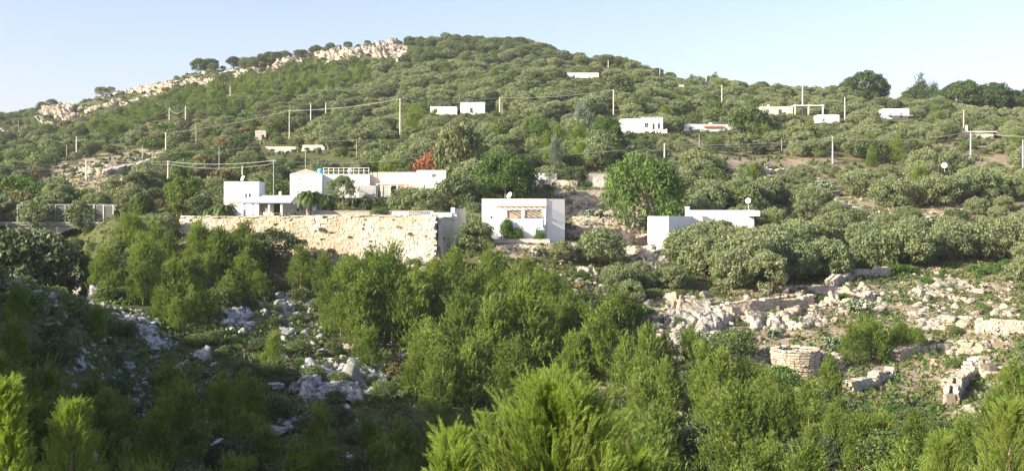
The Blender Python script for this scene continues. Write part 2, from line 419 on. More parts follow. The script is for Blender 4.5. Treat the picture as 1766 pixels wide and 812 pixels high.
# what covers the ground where: bare stony ground (1) or scrubby green (0)
with np.errstate(divide='ignore', invalid='ignore'):
    UG = np.where(YG > 20, UC + FPX * XG / np.maximum(YG, 1), -9999)
    VG = np.where(YG > 20, VH - FPX * ZG / np.maximum(YG, 1), -9999)
BARE = [  # polygons in photo pixels, amount
 ([(975, 300), (1070, 290), (1165, 385), (1190, 470), (1120, 475), (1060, 440), (975, 420), (965, 350)], 0.85),
 ([(1090, 500), (1500, 490), (1766, 470), (1766, 720), (1560, 740), (1400, 700), (1250, 650), (1130, 600)], 0.8),
 ([(1150, 235), (1766, 215), (1766, 470), (1200, 480)], 0.42),
 ([(1250, 275), (1400, 275), (1420, 330), (1270, 320)], 0.85),
 ([(1400, 320), (1530, 340), (1560, 400), (1440, 380)], 0.85),
 ([(1570, 355), (1680, 355), (1680, 400), (1590, 400)], 0.8),
 ([(1570, 270), (1750, 270), (1750, 300), (1570, 300)], 0.7),
 ([(90, 285), (230, 260), (330, 255), (320, 275), (260, 300), (225, 350), (170, 345), (60, 330)], 0.8),
 ([(680, 440), (790, 440), (790, 520), (700, 520)], 0.8),
 ([(430, 470), (600, 470), (680, 600), (680, 700), (500, 700), (430, 600)], 0.25),
 ([(0, 440), (190, 450), (300, 600), (200, 620), (0, 540)], 0.25),
 ([(760, 95), (920, 105), (920, 135), (780, 135)], 0.8),
 ([(310, 375), (760, 375), (760, 470), (500, 450), (310, 440)], 0.5),
 ([(820, 405), (1000, 405), (1000, 450), (820, 450)], 0.6),
 ([(500, 340), (800, 340), (800, 380), (500, 380)], 0.3),
]
bare = np.zeros(XG.shape)
for poly, a in BARE:
    jit = 14 * fbm(XG / 3.0, YG / 3.0, seed=5, oct=2), 6 * fbm(XG / 3.0, YG / 3.0, seed=8, oct=2)
    bare = np.where(inpoly(UG + jit[0], VG + jit[1], poly) & (YG < 600), np.maximum(bare, a), bare)
nTh, nR = ZG.shape
VT = np.stack([XG.ravel(), YG.ravel(), ZG.ravel()], 1)
ii, jj = np.meshgrid(np.arange(nTh), np.arange(nR - 1), indexing='ij')
i2 = (ii + 1) % nTh
FT = np.stack([ii * nR + jj, i2 * nR + jj, i2 * nR + jj + 1, ii * nR + jj + 1], -1).reshape(-1, 4)[:, ::-1]
def ground_material():
    m, nt, out = mat_new('hillside_ground')
    co = wpos(nt)
    ba = N(nt, 'ShaderNodeAttribute', attribute_name='bare').outputs['Fac']
    n1 = noise(nt, 0.5, 8, co, 0.65); n2 = noise(nt, 2.4, 8, co, 0.7); n3 = noise(nt, 0.12, 5, co); n4 = noise(nt, 9, 4, co)
    soil = ramp(nt, n2, [(0.3, (0.20, 0.14, 0.085)), (0.55, (0.33, 0.26, 0.165)), (0.75, (0.43, 0.37, 0.26))])
    grass = ramp(nt, n2, [(0.3, (0.045, 0.055, 0.02)), (0.55, (0.085, 0.10, 0.035)), (0.8, (0.19, 0.17, 0.075))])
    rockc = ramp(nt, n4, [(0.3, (0.26, 0.24, 0.21)), (0.6, (0.46, 0.43, 0.37))])
    f1 = mathn(nt, 'ADD', ba, mathn(nt, 'MULTIPLY', mathn(nt, 'SUBTRACT', n1, 0.5), 1.6))
    c = mixc(nt, ramp(nt, f1, [(0.32, (0, 0, 0)), (0.6, (1, 1, 1))]), grass, soil)
    f2 = mathn(nt, 'ADD', mathn(nt, 'MULTIPLY', ba, 0.20), n2)
    c = mixc(nt, ramp(nt, f2, [(0.66, (0, 0, 0)), (0.72, (1, 1, 1))]), c, rockc)
    c = mixc(nt, 0.2, c, ramp(nt, n3, [(0.35, (0.07, 0.075, 0.03)), (0.65, (0.16, 0.145, 0.085))]))
    p = N(nt, 'ShaderNodeBsdfPrincipled', i_Roughness=0.95)
    p.inputs['Specular IOR Level'].default_value = 0.1
    nt.links.new(c, p.inputs['Base Color'])
    bp = N(nt, 'ShaderNodeBump', i_Strength=0.8, i_Distance=0.25)
    nt.links.new(n2, bp.inputs['Height']); nt.links.new(bp.outputs[0], p.inputs['Normal'])
    nt.links.new(p.outputs[0], out.inputs[0])
    return m
M['ground'] = ground_material()
terrain = link('hillside', np_mesh('hillside', VT, FT, M['ground'], {'bare': bare.ravel()}, True))
tag(terrain, kind='structure')

# ------------------------------------------------------------------ landmarks and labels
LANDMARKS = [  # (u, v, words)
 (903, 378, 'the loggia house'), (630, 410, 'the great terrace wall'), (415, 330, 'the small white cube house'),
 (475, 350, 'the blue canopy'), (530, 350, 'the tall canopy palm'), (575, 305, 'the railed white house'),
 (740, 305, 'the long white house'), (1255, 370, 'the low round dish house'), (1108, 214, 'the crenellated white house'),
 (790, 186, 'the twin white walls'), (1235, 214, 'the terracotta edged house'), (1370, 188, 'the flat roofed house with mast'),
 (1548, 193, 'the small skyline house'), (1690, 226, 'the white chimney roof'), (1375, 620, 'the round drystone cistern'),
 (1400, 530, 'the broad limestone ledges'), (1725, 555, 'the long low drystone wall'), (1660, 650, 'the curving drystone wall'), (1530, 640, 'the stepped drystone wall'),
 (110, 375, 'the concrete bridge'), (1112, 310, 'the broad terrace pine'), (870, 290, 'the round pine'),
 (797, 260, 'the tall eucalyptus'), (958, 262, 'the silver cedar'), (940, 720, 'the big foreground pine'), (590, 650, 'the shaded outcrop'),
 (345, 607, 'the lone egg shaped boulder'), (1490, 150, 'the big skyline pine'), (1590, 165, 'the ragged skyline pine'), (1700, 170, 'the skyline pine row'), (355, 112, 'the domed ridge trees'),
 (640, 95, 'the white summit crag'), (100, 200, 'the leftmost crag'), (500, 210, 'the farmhouse pole'),
 (690, 200, 'the tallest pole'), (1059, 175, 'the pole over the crenellated house'), (1436, 255, 'the right grove pole'), (150, 290, 'the leftmost line pole'),
 (1090, 400, 'the stony terraces'), (1480, 355, 'the pale bare slope'), (510, 255, 'the farmhouse with two palms'), (1640, 372, 'the right rock patch'),
 (100, 500, 'the shaded rocky spur'), (520, 520, 'the scree below the terrace wall'), (1010, 125, 'the long summit roof'), (838, 118, 'the tan scar near the summit'),
 (1660, 500, 'the scattered pale rocks'), (250, 280, 'the pale stony clearing'), (1200, 770, 'the lower edge bush'), (1300, 470, 'the dish olives'),
]
ORD = ['first', 'second', 'third', 'fourth', 'fifth', 'sixth', 'seventh', 'eighth', 'ninth', 'tenth', 'eleventh', 'twelfth', 'thirteenth', 'fourteenth', 'fifteenth', 'sixteenth', 'seventeenth', 'eighteenth', 'nineteenth', 'twentieth'] + ['twenty-' + w for w in ('first', 'second', 'third', 'fourth', 'fifth', 'sixth', 'seventh', 'eighth', 'ninth')] + ['thirtieth']
PENDING = []      # (object, phrase, u, v)
def later(o, phrase, u, v): PENDING.append((o, phrase, u, v))
def write_labels():
    buckets = {}
    for o, ph, u, v in PENDING:
        best = min(LANDMARKS, key=lambda l: math.hypot(l[0]-u, (l[1]-v) * 1.8))
        dx, dy = u - best[0], (v - best[1]) * 1.5
        if abs(dx) > abs(dy): rel = 'right of' if dx > 0 else 'left of'
        else: rel = 'below' if dy > 0 else 'above'
        buckets.setdefault((ph, rel, best[2]), []).append((u, v, o))
    for (ph, rel, lm), l in buckets.items():
        l.sort(key=lambda q: q[0])
        for k, (u, v, o) in enumerate(l):
            if len(l) == 1: tail = ''
            elif k == 0: tail = ', leftmost there'
            elif k == len(l) - 1: tail = ', rightmost there'
            else: tail = ', %s from left' % ORD[min(k, len(ORD)-1)]
            o['label'] = ph + ' ' + rel + ' ' + lm + tail

# ------------------------------------------------------------------ foliage geometry
def rdir(n, g, up=0.0):
    d = g.normal(size=(n, 3)); d /= np.linalg.norm(d, axis=1)[:, None]
    if up: d[:, 2] += up; d /= np.linalg.norm(d, axis=1)[:, None]
    return d

def leaves(C, Rd, Tn, per, size, g, aspect=1.8, upb=0.25, squash=0.85, wild=1.25, shell=0.72):
    """leaf rhombs scattered over the skins of many small balls; returns verts, quads, tone"""
    n = len(C) * per
    ci = np.repeat(np.arange(len(C)), per)
    d = rdir(n, g, upb)
    rr = Rd[ci] * (shell + (1.12 - shell) * g.random(n) ** 0.7)
    p = C[ci] + d * rr[:, None] * np.array([1, 1, squash])
    nn = d + g.normal(size=(n, 3)) * wild * 0.55; nn /= np.linalg.norm(nn, axis=1)[:, None]
    a = np.cross(nn, g.normal(size=(n, 3)) * 0.6 + np.array([0, 0, 1.0])); a /= np.linalg.norm(a, axis=1)[:, None] + 1e-9
    b = np.cross(nn, a)
    s = size * (0.6 + 0.8 * g.random(n))
    L = (b * (s * aspect * 0.5)[:, None]); S = (a * (s * 0.5)[:, None])
    V = np.stack([p - L, p + S * 0.9, p + L, p - S * 0.9], 1).reshape(-1, 3)
    F = np.arange(4 * n).reshape(-1, 4)
    tone = np.repeat(np.clip(Tn[ci] + g.normal(size=n) * 0.12, 0, 1), 4)
    return V, F, tone

def crown_dome(g, ncl=34, per=60, size=0.045, w=0.5, h=0.42, zc=0.55, cr=(0.13, 0.22), flat=0.0, aspect=1.9):
    """rounded broadleaf crown, unit height 1"""
    d = rdir(ncl, g, 0.45)
    k = 0.70 + 0.30 * g.random(ncl)
    C = d * k[:, None] * np.array([w * (0.85 + 0.3 * g.random()), w * (0.85 + 0.3 * g.random()), h]) * 0.8
    C[:, 2] += zc - 0.05
    C[:, :2] += g.normal(size=2) * 0.04
    R = g.uniform(cr[0], cr[1], ncl)
    C[:, 2] = np.maximum(C[:, 2], 0.17)
    T = np.clip(g.normal(0.5, 0.2, ncl), 0, 1)
    V, F, t = leaves(C, R, T, per, size, g, aspect)
    return V, F, t

def crown_shoots(g, nb=34, sh=14, nd=12, w=0.27, base=0.14, slen=0.10, nlen=0.055, nw=0.010, power=0.75, leaders=3, spread=0.5):
    """young pine: plumes of upright needle brushes, unit height 1"""
    lead = [(0, 0, 1.0)] + [(g.normal() * 0.09, g.normal() * 0.09, g.uniform(0.72, 0.95)) for _ in range(leaders)]
    P, D, T = [], [], []
    for b in range(nb):
        lx, ly, lt = lead[g.integers(len(lead))]
        z = base + (lt - base) * (b + g.random()) / nb
        Rm = w * ((1 - (z / lt)) ** power + 0.06) * g.uniform(0.7, 1.15) * min(1, 0.55 + (z - base) * 3)
        az = g.random() * 6.283
        rad = Rm * g.uniform(0.55, 1.0)
        c = np.array([lx + math.cos(az) * rad, ly + math.sin(az) * rad, z])
        tn = np.clip(g.normal(0.5, 0.28), 0, 1)
        br = 0.048 + 0.03 * g.random()
        for s in range(sh):
            q = c + g.normal(size=3) * br * np.array([0.8, 0.8, 0.7])
            dd = np.array([math.cos(az) * spread, math.sin(az) * spread, 1.0]) + g.normal(size=3) * 0.28
            P.append(q); D.append(dd / np.linalg.norm(dd)); T.append(tn)
    for lx, ly, lt in lead:
        for s in range(6):
            P.append(np.array([lx, ly, lt - 0.1 + 0.02 * s]) + g.normal(size=3) * 0.015); dd = np.array([0, 0, 1.0]) + g.normal(size=3) * 0.15
            D.append(dd / np.linalg.norm(dd)); T.append(0.7)
    return needles(np.array(P), np.array(D), np.array(T), nd, slen, nlen, nw, g)

def needles(P, D, T, nd, slen, nlen, nw, g):
    n = len(P) * nd
    i = np.repeat(np.arange(len(P)), nd)
    tpos = g.random(n)
    L = slen * (0.7 + 0.6 * g.random(len(P)))[i]
    o = P[i] + D[i] * (L * tpos)[:, None]
    r = rdir(n, g)
    r -= (r * D[i]).sum(1)[:, None] * D[i]; r /= np.linalg.norm(r, axis=1)[:, None] + 1e-9
    nd_ = D[i] * 0.85 + r * 0.55 * (1.1 - 0.5 * tpos)[:, None]; nd_ /= np.linalg.norm(nd_, axis=1)[:, None]
    tip = o + nd_ * (nlen * (0.7 + 0.6 * g.random(n)))[:, None]
    wv = np.cross(nd_, rdir(n, g)); wv /= np.linalg.norm(wv, axis=1)[:, None] + 1e-9
    V = np.stack([o + wv * nw * 0.5, o - wv * nw * 0.5, tip], 1).reshape(-1, 3)
    F = np.arange(3 * n).reshape(-1, 3)
    tone = np.repeat(np.clip(T[i] + g.normal(size=n) * 0.1 + (tpos - 0.5) * 0.25, 0, 1), 3)
    return V, F, tone

def tube(pts, rads, k=6):
    V, F = [], []
    pts = [np.array(p, float) for p in pts]
    for i, p in enumerate(pts):
        d = pts[min(i+1, len(pts)-1)] - pts[max(i-1, 0)]; d /= np.linalg.norm(d) + 1e-9
        a = np.cross(d, [0.3, 0.9, 0.1]); a /= np.linalg.norm(a) + 1e-9; b = np.cross(d, a)
        for q in range(k):
            an = 6.28318 * q / k
            V.append(p + (a * math.cos(an) + b * math.sin(an)) * rads[i])
    for i in range(len(pts) - 1):
        for q in range(k):
            F.append((i*k+q, i*k+(q+1) % k, (i+1)*k+(q+1) % k, (i+1)*k+q))
    return np.array(V), np.array(F)

def join(parts):
    V, F, A, o = [], [], [], 0
    for p in parts:
        V.append(p[0]); F.append(np.asarray(p[1]) + o); o += len(p[0])
        A.append(p[2] if len(p) > 2 else np.zeros(len(p[0])))
    return np.concatenate(V), np.concatenate(F), np.concatenate(A)

def trunk_mesh(g, height, top, r0, nlimb, name, mat, lean=0.05, limb_top=0.6, limb_spread=0.25):
    parts = []
    mx, my = g.normal() * lean, g.normal() * lean
    pts = [(0, 0, -0.12), (mx*0.3, my*0.3, height*0.5), (mx, my, height), (mx*1.4, my*1.4, top)]
    parts.append(tube(pts, [r0*1.3, r0, r0*0.75, r0*0.25], 7))
    for i in range(nlimb):
        az = 6.283 * (i + g.random()) / nlimb
        z0 = height * g.uniform(0.6, 1.15)
        e = (mx + math.cos(az)*limb_spread, my + math.sin(az)*limb_spread, limb_top * g.uniform(0.8, 1.15))
        m = ((mx+e[0])/2, (my+e[1])/2, (z0+e[2])/2 - 0.03)
        parts.append(tube([(mx, my, z0), m, e], [r0*0.5, r0*0.36, r0*0.12], 5))
    V, F, _ = join(parts)
    return np_mesh(name, V, F, mat, smooth=True)

PROTO = {}
def proto(kind, n, fn, tfn, mat, name='crown'):
    PROTO[kind] = []
    for i in range(n):
        g = np.random.default_rng(zlib.crc32((kind + str(i)).encode()))
        V, F, t = fn(g)
        PROTO[kind].append((np_mesh(kind + '_crown', V, F, mat, {'tone': t}), tfn(g)))
olive_t = lambda g: trunk_mesh(g, 0.22, 0.5, 0.035, 4, 'olive_trunk', M['bark'])
pine_t = lambda g: trunk_mesh(g, 0.5, 0.95, 0.013, 5, 'pine_trunk', M['palebark'], 0.02, 0.6, 0.13)
shrub_t = lambda g: trunk_mesh(g, 0.2, 0.5, 0.02, 3, 'shrub_stem', M['bark'])
proto('olive', 9, lambda g: crown_dome(g, 115, 70, 0.026, 0.62, 0.52, 0.49, (0.065, 0.13)), olive_t, M['olive'])
proto('young_pine', 9, lambda g: crown_shoots(g, 84, 13, 10, 0.25, 0.07, 0.085, 0.042, 0.011, 0.8, 3, 0.42), pine_t, M['pine'])
proto('bushy_pine', 6, lambda g: crown_shoots(g, 110, 13, 9, 0.36, 0.06, 0.08, 0.042, 0.011, 0.65, 6, 0.5), pine_t, M['pine'])
proto('dense_pine', 5, lambda g: crown_shoots(g, 230, 15, 9, 0.46, 0.06, 0.055, 0.03, 0.009, 0.42, 8, 0.6), pine_t, M['pine'])
proto('puffy_pine', 4, lambda g: crown_dome(g, 95, 150, 0.017, 0.56, 0.52, 0.50, (0.07, 0.15), aspect=2.6), pine_t, M['midpine'])
proto('round_pine', 5, lambda g: crown_dome(g, 110, 80, 0.023, 0.56, 0.50, 0.50, (0.06, 0.13), aspect=2.6),
      lambda g: trunk_mesh(g, 0.35, 0.75, 0.022, 6, 'pine_trunk', M['palebark'], 0.03, 0.68, 0.3), M['darkpine'])
proto('shrub', 7, lambda g: crown_dome(g, 60, 55, 0.04, 0.62, 0.42, 0.42, (0.16, 0.28)), shrub_t, M['shrub'])
proto('green_shrub', 5, lambda g: crown_dome(g, 24, 55, 0.055, 0.72, 0.42, 0.40, (0.15, 0.28)), shrub_t, M['greenshrub'])
proto('dry_shrub', 4, lambda g: crown_dome(g, 20, 50, 0.06, 0.62, 0.40, 0.40, (0.14, 0.25)), shrub_t, M['dryshrub'])
proto('oak', 6, lambda g: crown_dome(g, 105, 70, 0.026, 0.58, 0.50, 0.49, (0.065, 0.14)), olive_t, M['oak'])

def plant_tree(kind, u, v, H, phrase, cat, group, Wf=1.0, pos=None, variant=None, rz=None, names=('crown', 'trunk'), objname=None):
    p = pos if pos is not None else hit(u, v)
    g = random
    var = PROTO[kind][variant if variant is not None else g.randrange(len(PROTO[kind]))]
    root = empty(objname or (kind + '_tree'), p, g.random() * 6.28 if rz is None else rz)
    root.scale = (H * Wf, H * Wf, H)
    link(names[0], var[0], root); link(names[1], var[1], root)
    root['category'] = cat
    if group: root['group'] = group
    if phrase:
        pu, pv = proj(p.x, p.y, p.z + H * 0.5)
        later(root, phrase, pu, pv)
    return root

# ------------------------------------------------------------------ boxes, prisms, buildings
class MB:
    def __init__(s): s.V, s.F = [], []
    def quad(s, a, b, c, d):
        n = len(s.V); s.V += [tuple(a), tuple(b), tuple(c), tuple(d)]; s.F.append((n, n+1, n+2, n+3))
    def box(s, c, size, rz=0.0, jit=0.0, taper=0.0):
        n = len(s.V); ca, sa = math.cos(rz), math.sin(rz)
        for dz in (-.5, .5):
            k = 1 - taper * (dz + .5)
            for dx, dy in ((-.5, -.5), (.5, -.5), (.5, .5), (-.5, .5)):
                x, y, z = dx*size[0]*k, dy*size[1]*k, dz*size[2]
                if jit:
                    x += random.uniform(-jit, jit)*size[0]; y += random.uniform(-jit, jit)*size[1]; z += random.uniform(-jit, jit)*size[2]
                s.V.append((c[0] + x*ca - y*sa, c[1] + x*sa + y*ca, c[2] + z))
        s.F += [(n, n+3, n+2, n+1), (n+4, n+5, n+6, n+7), (n, n+1, n+5, n+4), (n+1, n+2, n+6, n+5), (n+2, n+3, n+7, n+6), (n+3, n, n+4, n+7)]
    def bar(s, a, b, w, w2=None):
        a, b = Vector(a), Vector(b); d = (b - a).normalized()
        up = Vector((0, 0, 1)) if abs(d.z) < .9 else Vector((1, 0, 0))
        x = d.cross(up).normalized() * w / 2; y = d.cross(x).normalized() * (w2 or w) / 2
        n = len(s.V)
        for p in (a, b):
            for q in (-x - y, x - y, x + y, -x + y): s.V.append(tuple(p + q))
        s.F += [(n, n+1, n+2, n+3), (n+7, n+6, n+5, n+4), (n, n+4, n+5, n+1), (n+1, n+5, n+6, n+2), (n+2, n+6, n+7, n+3), (n+3, n+7, n+4, n)]
    def tube(s, pts, rads, k=8, caps=True):
        V, F = tube(pts, rads, k); n = len(s.V)
        s.V += [tuple(v) for v in V]; s.F += [tuple(int(i) + n for i in f) for f in F]
        if caps:
            s.F.append(tuple(n + i for i in range(k))); m = n + (len(pts)-1) * k
            s.F.append(tuple(m + i for i in range(k))[::-1])
    def build(s, name, mat, parent=None, bevel=0.0, smooth=False, loc=None):
        me = bpy.data.meshes.new(name); me.from_pydata(s.V, [], s.F); me.materials.append(mat)
        bm = bmesh.new(); bm.from_mesh(me); bmesh.ops.recalc_face_normals(bm, faces=bm.faces)
        if bevel: bmesh.ops.bevel(bm, geom=list(bm.edges), offset=bevel, segments=1, affect='EDGES', clamp_overlap=True)
        bm.to_mesh(me); bm.free()
        if smooth:
            for p in me.polygons: p.use_smooth = True
        return link(name, me, parent, loc)

def house(name, loc, rz, label, cat, poly, h, openings, mat=None, roofmat=None, parapet=0.25, down=2.5, group=None, root=None, t=0.3, wallname='wall', z0=0.0, cap=None):
    """poly: corners counter-clockwise in metres (x right, y away); openings {edge: [(s0,s1,z0,z1,kind)]}"""
    if root is None:
        root = empty(name, loc, rz); tag(root, label, cat, group)
    mat = mat or M['white']
    mb = MB(); n = len(poly)
    for e in range(n):
        a = Vector((*poly[e], 0)); b = Vector((*poly[(e+1) % n], 0)); L = (b - a).length; d = (b - a) / L
        nr = Vector((d.y, -d.x, 0))
        ops = openings.get(e, [])
        xs = sorted({0, L} | {o[0] for o in ops} | {o[1] for o in ops}); zs = sorted({-down, h} | {o[2] for o in ops} | {o[3] for o in ops})
        P = lambda s_, z_, r=0: a + d * s_ + Vector((0, 0, z_ + z0)) - nr * r
        for i in range(len(xs)-1):
            for j in range(len(zs)-1):
                mx_, mz = (xs[i]+xs[i+1])/2, (zs[j]+zs[j+1])/2
                if any(o[0] < mx_ < o[1] and o[2] < mz < o[3] for o in ops): continue
                mb.quad(P(xs[i], zs[j]), P(xs[i+1], zs[j]), P(xs[i+1], zs[j+1]), P(xs[i], zs[j+1]))
        for o in ops:
            s0, s1, za, zb, kind = o
            rc = 0.22 if kind not in ('void',) else 1.6
            mb.quad(P(s0, za), P(s0, zb), P(s0, zb, rc), P(s0, za, rc)); mb.quad(P(s1, za), P(s1, za, rc), P(s1, zb, rc), P(s1, zb))
            mb.quad(P(s0, zb), P(s1, zb), P(s1, zb, rc), P(s0, zb, rc)); mb.quad(P(s0, za), P(s0, za, rc), P(s1, za, rc), P(s1, za))
            ang = math.atan2(d.y, d.x)
            cxy = P((s0+s1)/2, (za+zb)/2, rc - 0.03); w_, hh = s1 - s0, zb - za
            nm = {'door': 'door', 'shutter': 'shutter', 'tan': 'infill', 'void': 'back_wall'}.get(kind, 'window')
            pm = {'glass': 'glass', 'door': 'darkwood', 'shutter': 'darkwood', 'tan': 'tan', 'wood': 'wood', 'void': 'cream'}[kind]
            f = MB()
            if nm == 'window':
                for sx in (-1, 1): f.box((sx*(w_/2-.04), 0, 0), (.08, .08, hh))
                for sz in (-1, 1): f.box((0, 0, sz*(hh/2-.04)), (w_-.16, .08, .08))
                if w_ > 0.7: f.box((0, 0, 0), (.05, .07, hh-.16))
                fo = f.build(nm, M['wood'] if kind == 'wood' else M['whitepaint'], root, loc=cxy); fo.rotation_euler = (0, 0, ang)
                pb = MB(); pb.box((0, .03, 0), (w_-.02, .03, hh-.02)); pb.build('pane', M['glass'], fo)
            elif nm == 'back_wall':
                f.box((0, 0, 0), (w_+.04, .06, hh+.04)); fo = f.build(nm, M[pm], root, loc=cxy); fo.rotation_euler = (0, 0, ang)
            else:
                f.box((0, 0, 0), (w_-.02, .05, hh-.02))
                for k in range(max(2, int(hh / .35))): f.box((0, -.035, -hh/2 + (k+.5)*hh/max(2, int(hh/.35))), (w_-.12, .03, .12))
                fo = f.build(nm, M[pm], root, loc=cxy); fo.rotation_euler = (0, 0, ang)
    # parapet top, inner face and roof
    cx, cy = sum(p[0] for p in poly)/n, sum(p[1] for p in poly)/n
    inner = []
    for i in range(n):
        p0, p1, p2 = Vector(poly[i-1]), Vector(poly[i]), Vector(poly[(i+1) % n])
        d1 = (p1-p0).normalized(); d2 = (p2-p1).normalized()
        n1 = Vector((-d1.y, d1.x)); n2 = Vector((-d2.y, d2.x)); b = (n1+n2)
        b = b / max(b.dot(n1), .3); inner.append(p1 + b * t)
    for i in range(n):
        a, b = poly[i], poly[(i+1) % n]; c, d_ = inner[(i+1) % n], inner[i]
        mb.quad((*a, h+z0), (*b, h+z0), (c.x, c.y, h+z0), (d_.x, d_.y, h+z0))
        mb.quad((d_.x, d_.y, h+z0), (c.x, c.y, h+z0), (c.x, c.y, h-parapet-.05+z0), (d_.x, d_.y, h-parapet-.05+z0))
    mb.build(wallname, mat, root)
    rb = MB(); k = len(rb.V)
    rb.V += [(q.x, q.y, h-parapet+z0) for q in inner]; rb.F.append(tuple(range(n)))
    rb.build('roof', roofmat or M['roof'], root)
    return root

def sub(root, name, mat, fn, bevel=0.0, label=None, smooth=False, loc=None):
    mb = MB(); fn(mb); o = mb.build(name, mat, root, bevel, smooth, loc)
    if label: o['label'] = label
    return o

def dish(name, loc, r, label, az=-2.3, el=0.5, pole=0.8, sphere=False, parent_cat='satellite dish'):
    root = empty(name, loc); tag(root, label, parent_cat)
    sub(root, 'pole', M['metal'], lambda m: m.tube([(0, 0, -.3), (0, 0, pole)], [.04, .035], 8))
    mb = MB(); K, J = 20, 5
    ax = Vector((math.sin(az)*math.cos(el), math.cos(az)*math.cos(el), math.sin(el)))
    x = ax.cross(Vector((0, 0, 1))).normalized(); y = x.cross(ax)
    c = Vector((0, 0, pole)) + ax * .1
    for j in range(J+1):
        rr = r * j / J; dp = 0.25 * r * (j/J)**2
        for k in range(K):
            a = 6.28318*k/K; mb.V.append(tuple(c + ax*dp + x*math.cos(a)*rr + y*math.sin(a)*rr))
    for j in range(J):
        for k in range(K): mb.F.append((j*K+k, j*K+(k+1) % K, (j+1)*K+(k+1) % K, (j+1)*K+k))
    o = mb.build('reflector', M['whitepaint'], root, smooth=True)
    md = o.modifiers.new('thick', 'SOLIDIFY'); md.thickness = 0.02
    arm = MB(); arm.bar(c, c + ax*r*.9 - y*r*.1, .03); arm.box(c + ax*r*.9, (.08, .08, .08)); arm.build('feed_arm', M['metal'], root)
    return root

# ---- drystone work
def stone_rows(mb, pts, zb, height, thick, sw=0.38, sh=0.22, batter=0.08, ragged=0.15, zfun=None):
    """rows of rough stones on both faces and the top of a wall that follows pts"""
    seg = []
    for i in range(len(pts)-1):
        a, b = Vector(pts[i][:2]), Vector(pts[i+1][:2]); seg.append((a, b, (b-a).length))
    for a, b, L in seg:
        d = (b-a)/L; nr = Vector((d.y, -d.x)); ang = math.atan2(d.y, d.x)
        for row_ in range(int(height/sh)+1):
            s = random.uniform(-sw, 0)
            while s < L:
                w = sw*random.uniform(.6, 1.6); q = a + d*(s + w/2)
                z0 = zfun(q.x, q.y) if zfun else zb
                z = z0 + (row_+.5)*sh
                hmax = height + ragged*vnoise(np.array([q.x*.7]), np.array([q.y*.7]), seed=4)[0]*height
                if z - z0 < hmax and 0 <= s + w/2 <= L:
                    top = (z - z0 + sh) > hmax
                    inset = batter*(z-z0)
                    for sd_ in (1, -1):
                        p = q + nr*sd_*(thick/2 - inset - .12)
                        mb.box((p.x, p.y, z), (w*.96, .34 + random.uniform(0, .08), sh*random.uniform(.85, 1.1)), ang + random.uniform(-.12, .12), .13)
                    if top: mb.box((q.x, q.y, z + .02), (w, thick - 2*inset, sh*1.1), ang + random.uniform(-.1, .1), .08)
                s += w

def drystone_wall(pxpts, height, thick, label, mat='stone', sw=0.36, sh=0.19, ragged=0.2, name='drystone_wall', sink=0.3):
    P = []
    hp = [hit(u, v) for u, v in pxpts]
    root = empty(name, hp[0]); tag(root, label, 'stone wall')
    for i in range(len(hp)-1):
        n = max(1, int((hp[i+1]-hp[i]).length / 2.5))
        P += [hp[i].lerp(hp[i+1], k/n) for k in range(n)]
    P.append(hp[-1])
    mb = MB(); stone_rows(mb, P, 0, height + sink, thick, sw, sh, .06, ragged, lambda x, y: ground(x, y) - sink)
    mb.V = [(v[0]-hp[0].x, v[1]-hp[0].y, v[2]-hp[0].z) for v in mb.V]
    o = mb.build('stones', M[mat], root); o['kind'] = 'stuff'
    cb = MB()
    for i in range(len(P)-1):
        a, b = P[i], P[i+1]; m = (a+b)/2; L = (b-a).length
        cb.box((m.x-hp[0].x, m.y-hp[0].y, ground(m.x, m.y)-hp[0].z + height/2 - .6), (L+.1, max(thick-.45, .2), height + .6), math.atan2(b.y-a.y, b.x-a.x))
    cb.build('core', M['darkjoint'], root)
    return root

# ---- rocks
def ico(sub_):
    bm = bmesh.new(); bmesh.ops.create_icosphere(bm, subdivisions=sub_, radius=1)
    V = np.array([v.co[:] for v in bm.verts]); F = np.array([[v.index for v in f.verts] for f in bm.faces]); bm.free()
    return V, F
ICO3 = ico(3); ICO4 = ico(4); ICO2 = ico(2); ICO1 = ico(1)
def rock_verts(g, base=ICO3, nplanes=9, rough=0.10, stretch=(1, 1, .7)):
    V = base[0]
    nrm = rdir(nplanes, g); dist = g.uniform(.42, .9, nplanes)
    dt = V @ nrm.T
    r = np.min(np.where(dt > .05, dist[None, :]/np.maximum(dt, .05), 9), axis=1); r = np.minimum(r, 1.15)
    P = V * r[:, None]
    o = g.random(3)*50
    q_ = fbm(P[:, 0]*2.4+o[0], P[:, 1]*2.4+o[1], P[:, 2]*2.4+o[2], seed=2, oct=3)
    st_ = np.abs(vnoise(P[:, 0]*1.1+o[1], P[:, 1]*1.1+o[2], P[:, 2]*5.5+o[0], seed=3))
    P = P * (1 + rough*q_ - rough*1.6*(st_ < .16))[:, None]
    return P * np.array(stretch), base[1]
ROCKS = {}
for key, mat in (('rock', 'rock'), ('grey', 'shaded_rock')):
    ROCKS[key] = []
    for i in range(10):
        g = np.random.default_rng(100+i)
        V, F = rock_verts(g, ICO4, 9, .13, stretch=(1, g.uniform(.5, .9), g.uniform(.5, .95)))
        ROCKS[key].append(np_mesh('boulder', V, F, M[mat]))

